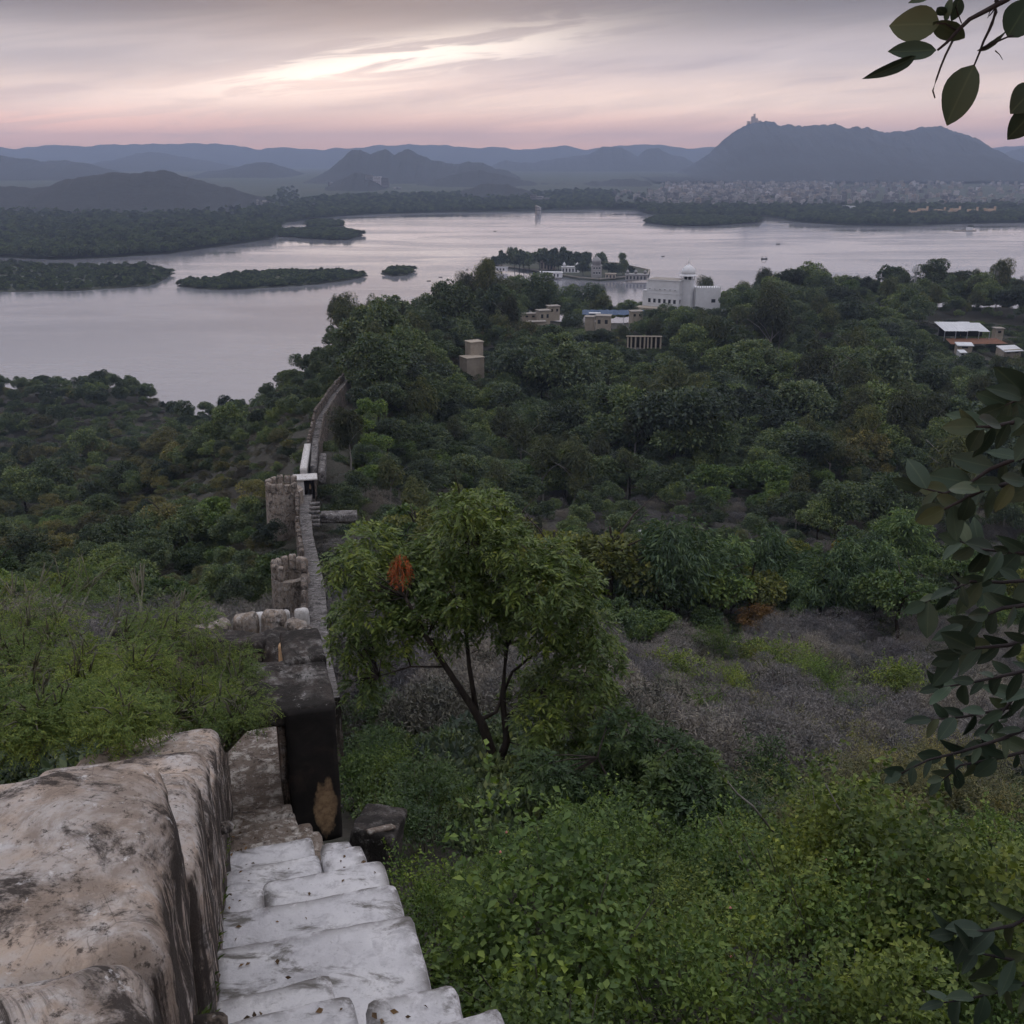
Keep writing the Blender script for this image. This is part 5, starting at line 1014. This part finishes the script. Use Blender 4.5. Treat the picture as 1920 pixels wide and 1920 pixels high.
# ------------------------------------------------------------------ palace island in the lake
qo = [PZ(a, b, 1.6) for a, b in ((903, 494), (950, 500), (1000, 507), (1085, 521), (1125, 524), (1216, 516), (1219, 507), (1160, 494), (1050, 487), (950, 485), (905, 489))]
cc = sum(qo, Vector()) / len(qo); n = len(qo); q1 = [cc + (v - cc) * .992 for v in qo]
m = MB().add([(v.x, v.y, -1) for v in qo] + [(v.x, v.y, 1.6) for v in qo], [(i, (i + 1) % n, n + (i + 1) % n, n + i) for i in range(n)] + [tuple(range(n, 2 * n))]); o = m.build('palace_island', isl_mat); tag(o, kind='structure')
qt = thing('quay_wall', 'pale low quay wall round the palace island', 'wall', qo[3]); m = MB()
for i in range(n):
    a, b = qo[i], qo[(i + 1) % n]; ai, bi = cc + (a - cc) * .985, cc + (b - cc) * .985; m.add([(v.x, v.y, z) for z in (-.9, 2.5) for v in (a * 1.0005, b * 1.0005, bi, ai)], [(0, 1, 5, 4), (4, 5, 6, 7), (2, 3, 7, 6)])
wmesh(m, 'coping', M['creamroof'], qt)
def pavilion(px_, py_, Y, w_, d_, h_, label, mat='white', kiosks=(), rz=-.15):
    b = PZ(px_, py_, 1.6); b = P(px_, py_, Y); b.z = 1.6; t = thing('pavilion', label, 'pavilion', b, rz); pt(t, 'wall', mat, [((0, 0, h_ / 2), (w_ / 2, d_ / 2, h_ / 2)), ((0, 0, h_ + .1), (w_ / 2 + .5, d_ / 2 + .5, .15))])
    for i in range(max(2, int(w_ / 3))): pt(t, 'arch', 'pane', [((-w_ / 2 + 1.5 + i * 3, -d_ / 2 - .02, h_ * .42), (.7, .08, h_ * .3))])
    for x in kiosks: k3 = obj('kiosk', MB().lathe((x, 0, h_ + .2), [(1.2, 0), (1.2, 1.6), (1.7, 1.7), (1.3, 2.2), (.9, 2.9), (.3, 3.4), (.05, 4.4)], 10).mesh('kiosk', M[mat], True), t)
pavilion(1033, 512, 925, 20, 7, 4.2, 'long white pavilion at the waterside of the palace island'); pavilion(1070, 500, 965, 16, 6, 5, 'white pavilion behind the waterside trees of the island', kiosks=(-6, 6)); pavilion(1194, 519, 905, 19, 10, 4.5, 'grey white terrace pavilion with kiosks at the right end of the island', 'domegrey', (-8, -1, 7)); pavilion(938, 492, 980, 14, 5, 3.2, 'low white pavilion at the left end of the island'); pavilion(1145, 518, 915, 9, 5, 4, 'small cream pavilion in front of the island domes', 'cream'); pavilion(1028, 494, 990, 14, 7, 9, 'cream block rising between the island trees', 'cream')
b = P(1118, 519, 925); b.z = 1.6; t = thing('domed_palace', 'grey domed palace tower on the island', 'palace', b); pt(t, 'tower', 'domegrey', [((0, 0, 5), (4.4, 4.4, 5)), ((0, 0, 10.1), (4.8, 4.8, .2))]); obj('drum', MB().lathe((0, 0, 10.3), [(3.8, 0), (3.8, 2.5), (4.3, 2.7)], 18).mesh('drum', M['domegrey'], True), t); d_ = obj('dome', MB().lathe((0, 0, 13), [(3.9, 0), (3.9, 1), (3.2, 2.6), (2, 3.7), (.6, 4.5), (.1, 6)], 18).mesh('dome', M['domegrey'], True), t)
windows(t, [(-2.4, -4.4, 4), (0, -4.4, 4), (2.4, -4.4, 4), (-2.4, -4.4, 8), (0, -4.4, 8), (2.4, -4.4, 8)], 1.1, 2)
ISL = [(940, 479, 10, 'round tree second from the left end of the palace island'), (926, 484, 6, 'small round tree at the left end of the palace island'), (965, 477, 11, None), (974, 486, 14, None), (992, 485, 14, None), (1012, 481, 13, None), (1034, 479, 14, None), (1029, 488, 13, None), (1058, 476, 11, None), (1068, 485, 14, None), (1086, 482, 12, None), (1102, 485, 11, None), (1093, 500, 11, 'tree in front of the island pavilions'), (1127, 481, 10, 'tall tree directly behind the grey dome'), (1141, 506, 12, 'low tree right of the grey dome'), (1156, 507, 11, 'second low tree right of the grey dome'), (1169, 492, 8, 'bushy palm-like tree at the right of the island'), (1184, 507, 7, 'small tree beside the right terrace pavilion'), (982, 480, 12, None), (1047, 486, 12, None)]
for i, (a, b, r, lb) in enumerate(ISL):
    Y = 985 if b < 492 else 935; v = P(a, b, Y); top = P(a, b - r, Y).z; sc = (top - 1.6) / 7.6; rad = r * Y / F * 1.2 / 3.9; t = thing('tree', lb or 'round dark tree in the close row on the palace island', 'tree', (v.x, Y, 1.6), i * 1.3, None if lb else 'close row of trees on the palace island'); t.scale = (rad, rad, sc); obj('trunk', T_dark[i % 2], t, None, None, (1, 1, .5)); obj('crown', far[i % 3], t, (0, 0, -.5), None, (1, 1, 1.05))
v = P(1166, 492, 960); t = thing('palm_tree', 'tall slim palm above the right end of the island', 'tree', (v.x, 960, 1.6)); hh = P(1166, 474, 960).z - 1.6; m = MB(); m.tube([(0, 0, 0), (.3, 0, hh * .5), (.1, 0, hh - 2)], [.35, .28, .22], 6); obj('trunk', m.mesh('trunk', M['bark']), t); rg5 = np.random.default_rng(4); nn = 420; dr = unit(rg5.normal(size=(nn, 3)) + [0, 0, .1]); obj('crown', np_mesh('crown', *leaves(np.tile([0.1, 0, hh - 2.5], (nn, 1)) + dr * .6, dr, rg5.uniform(2.5, 4.5, nn), .10, rg5, None, .1, .3), M['leaf_dark']), t)
# ------------------------------------------------------------------ town and far buildings
k = NM('town_wall'); oi = k.n('ShaderNodeObjectInfo'); k.col(k.ramp(oi.outputs['Random'], [(0, (.12, .12, .13)), (.4, (.24, .235, .24)), (.7, (.36, .35, .35)), (.86, (.30, .25, .21)), (1, (.52, .50, .52))])); M['town'] = k.m
def house_mesh(seed, big=1.0):
    rg4 = random.Random(seed); m = MB(); w_, d_, h_ = rg4.uniform(8, 14) * big, rg4.uniform(8, 12), rg4.choice((6.5, 9.5, 9.5, 13)) * big
    m.box((0, 0, h_ / 2 - 2), (w_ / 2, d_ / 2, h_ / 2 + 2)); m.box((0, 0, h_ + .1), (w_ / 2 + .3, d_ / 2 + .3, .12)); m.box((rg4.uniform(-.25, .25) * w_, 1, h_ + 1.4), (1.8, 1.8, 1.3)); m.box((-.3 * w_, -1, h_ + .8), (.8, .8, .7)); nb = len(m.f); fl = int(h_ / 3.1)
    for f in range(fl):
        for i in range(int(w_ / 2.6)): m.box((-w_ / 2 + 1.6 + i * 2.5, -d_ / 2 - .02, 1.7 + f * 3.1), (.62, .08, .75))
    me = m.mesh('house', M['town']); me.materials.append(M['pane']); me.polygons.foreach_set('material_index', [0] * nb + [1] * (len(m.f) - nb)); return me
HM = [house_mesh(i) for i in range(7)]; rg = random.Random(21); hs = []
for _ in range(1150):
    px_ = 1150 + 770 * rg.random() ** .8 if rg.random() < .5 else rg.gauss(1400, 120); 
    if not 1145 < px_ < 1935: continue
    Y = rg.uniform(2300, 3900) if px_ > 1240 else rg.uniform(2500, 3100)
    if px_ < 1230 and rg.random() < .6: continue
    if px_ > 1560 and rg.random() < .45: continue
    hs.append((px_, Y))
hs.sort(key=lambda a: a[1]); tm = MB(); tw_ = MB()
for i, (px_, Y) in enumerate(hs):
    v = P(px_, 370, Y); z = float(plain_z(Y)) - .5
    if i < 290:
        part = 'left' if px_ < 1330 else ('middle' if px_ < 1560 else 'right'); o = obj('house', HM[rg.randrange(7)], None, (v.x, Y, z), rg.uniform(-.5, .5)); tag(o, {'left': 'pale flat-roofed town house in the left part of the town', 'middle': 'pale flat-roofed town house below the big hill', 'right': 'pale flat-roofed town house at the right end of the town'}[part], 'house', 'houses in the ' + part + ' part of the town')
    else:
        w_, d_, h_ = rg.uniform(4, 7), rg.uniform(4, 6), rg.choice((3.2, 4.7, 6)); r = rg.uniform(-.5, .5); tm.box((v.x, Y, z + h_), (w_, d_, h_), r); tm.box((v.x + rg.uniform(-2, 2), Y, z + 2 * h_ + 1.2), (1.8, 1.8, 1.2), r)
k = NM('town_mass'); g_ = k.n('ShaderNodeNewGeometry'); k.col(k.ramp(g_.outputs['Random Per Island'], [(0, (.10, .10, .11)), (.5, (.26, .25, .25)), (.8, (.28, .24, .21)), (1, (.50, .48, .50))]))
o = tm.build('town', k.m); tag(o, 'crowded pale town spreading behind the nearer houses', 'town', kind='stuff')
def far_building(px_, py_, Y, w_, h_, label, mat='town', n=3, name='building'):
    b = P(px_, py_, Y); t = thing(name, label, 'building', b, rg.uniform(-.3, .3)); sc = Y / F
    for i in range(n): ww = w_ * sc / n; hh = h_ * sc * (1 - .28 * ((i * 7) % 3) / 2); pt(t, 'block', mat, [((-w_ * sc / 2 + ww * (i + .5), i % 2 * 3, hh / 2 - 3), (ww * .49, 6, hh / 2 + 3))]); [pt(t, 'window_band', 'pane', [((-w_ * sc / 2 + ww * (i + .5), i % 2 * 3 - 6.02, z), (ww * .4, .1, .7))]) for z in np.arange(3, hh - 2, 4.2)]
for a in ((412, 388, 2280, 14, 12, 'pale block on the dark left hill above the shore'), (487, 391, 2300, 9, 15, 'narrow white tower block at the end of the left hill'), (503, 390, 2320, 18, 13, 'wide white block at the end of the left hill'), (460, 392, 2300, 15, 6, 'low white house left of the tower block'), (548, 388, 2400, 22, 9, 'white group of houses by the left bay'), (592, 386, 2450, 10, 6, 'small white house near the bay'), (708, 347, 3420, 42, 17, 'large stepped hotel on the small hill across the lake'), (745, 356, 3350, 14, 5, 'low white house below the stepped hotel'), (785, 366, 3000, 26, 6, 'row of white houses behind the shore trees'), (1012, 384, 2480, 34, 17, 'white stepped block by the shore left of the town'), (1009, 397, 2030, 10, 11, 'lone pale building standing at the far lake edge'), (1140, 384, 2500, 14, 7, 'white house at the near edge of the town'), (865, 372, 3050, 12, 5, 'small pale house on the flank of the round hill'), (620, 345, 3480, 8, 4, 'tiny white house left of the small hill'), (655, 392, 2400, 9, 9, 'grey house at the edge of the bay'), (1225, 381, 2450, 20, 8, 'long white block at the left of the town')): far_building(*a)
t = thing('resort_palace', 'long sandstone palace hotel with towers on the far shore', 'building', P(1740, 409, 1980)); s_ = 1980 / F
for i in range(16):
    x = (-115 + i * 15) * s_; h_ = (9, 13, 11, 14)[i % 4] * s_ * (.8 if i < 6 else 1.15); pt(t, 'wing', 'sand', [((x, (i % 3) * 4, h_ / 2 - 2), (7.6 * s_, 6, h_ / 2 + 2))]); pt(t, 'window_band', 'pane', [((x, (i % 3) * 4 - 6.05, h_ * .55), (5.5 * s_, .08, .8))])
    pt(t, 'tower', 'sand', [((x + 7.5 * s_, -2 + (i % 3) * 4, h_ / 2 + 1), (1.4 * s_, 1.6, h_ / 2 + 3.4))])
for a, b, Y, w_, lb in ((1598, 413, 1900, 40, 'long low white shed on the shore left of the sandstone palace'), (1592, 391, 2150, 22, 'low white house in the trees left of the sandstone palace'), (1760, 414, 1900, 8, 'small white tent on the far shore')): far_building(a, b, Y, w_, 5, lb, 'white', 2)
t = thing('hilltop_palace', 'small palace with towers on the crest of the big hill', 'palace', P(1412, 233, 6190)); s_ = 6190 / F
for x, w_, h_ in ((-8, 5, 5), (-2, 3, 13), (1.5, 2.2, 17), (5, 4, 10), (11, 5, 6)): pt(t, 'tower', 'sand', [((x * s_, 0, h_ * s_ / 2 - 8), (w_ * s_ * .5, 12, h_ * s_ / 2 + 8))])
b = PZ(1816, 433, 0); t = thing('lake_pavilion', 'tiny tree-shaded pavilion islet near the right shore', 'pavilion', b); pt(t, 'platform', 'creamroof', [((-6, 0, .4), (16, 4, .6))]); pt(t, 'wall', 'white', [((1, 0, 3), (4, 3, 2.5))]); obj('crown', KIND['dark'][0][0], t, (3, 2, -2), 0, 1.2)
# ------------------------------------------------------------------ boats
def boat_mesh():
    m = MB(); L, Wd = 1.0, .30; secs = [(-1, .55, .32), (-.6, .95, .26), (0, 1, .22), (.6, .8, .26), (.85, .4, .34), (1, .03, .42)]; vs = []
    for x, w_, z in secs: vs += [(x * L, -w_ * Wd, z), (x * L, -w_ * Wd * .6, -.05), (x * L, w_ * Wd * .6, -.05), (x * L, w_ * Wd, z)]
    fs = [(i * 4 + j, (i + 1) * 4 + j, (i + 1) * 4 + j + 1, i * 4 + j + 1) for i in range(5) for j in range(3)] + [(3, 2, 1, 0), (20, 21, 22, 23)]; m.add(vs, fs); m.add([(x * L * .98, s2 * w_ * Wd * .9, .12) for x, w_, z in secs for s2 in (-1, 1)], [(2 * i, 2 * i + 1, 2 * i + 3, 2 * i + 2) for i in range(5)]); return m.mesh('hull', M['wood'])
BH = boat_mesh(); can = MB().box((-.1, 0, .95), (.7, .28, .03)).mesh('canopy', M['creamroof']); posts = MB()
for x in (-.7, .5):
    for y in (-.24, .24): posts.box((x, y, .55), (.025, .025, .4))
posts = posts.mesh('canopy_posts', M['wood'])
for a, b, ln, rz, c, lb in ((633, 503, 4.2, .1, 1, 'small boat with upright canopy behind the long islet'), (804, 527, 3.4, .4, 0, 'dark open boat nearest the wooded ridge, left of a pair'), (826, 520, 3.4, -.1, 0, 'dark open boat, right of the pair off the islet'), (876, 506, 3.2, .7, 1, 'round-looking boat just left of the palace island'), (928, 434, 4.4, 0, 0, 'distant boat in the middle of the lake'), (1243, 481, 4.0, .3, 0, 'speedboat trailing a wake right of the palace island'), (1433, 486, 6.8, 0, 1, 'long canopied passenger boat in the open lake'), (1459, 458, 5.0, 0, 1, 'canopied boat farther out in the open lake'), (1275, 425, 5, 0, 0, 'tiny boat off the wooded point'), (1700, 497, 2, .2, 0, 'speck of a boat at right in the open lake')):
    v = PZ(a, b, 0); t = thing('boat', lb, 'boat', (v.x, v.y, .05), rz); t.scale = (ln / 2,) * 3; obj('hull', BH, t)
    if c: obj('canopy', can, t); obj('posts', posts, t)
# ------------------------------------------------------------------ air
hm = bpy.data.materials.new('haze_air'); hm.use_nodes = True; ht = hm.node_tree; ht.nodes.clear()
pv = ht.nodes.new('ShaderNodeVolumePrincipled'); ho = ht.nodes.new('ShaderNodeOutputMaterial'); ht.links.new(pv.outputs[0], ho.inputs['Volume'])
pv.inputs['Color'].default_value = (.57, .71, 1.0, 1); pv.inputs['Density'].default_value = 1.25e-4; pv.inputs['Anisotropy'].default_value = 0.0
try: pv.inputs['Density Attribute'].default_value = ''
except Exception: pass
try: hm.cycles.homogeneous_volume = True
except Exception: pass
hz = MB().box((0, 6300, 186), (11000, 6700, 200)).build('haze', hm); tag(hz, 'pale evening haze over the lake and hills', 'haze', kind='stuff')
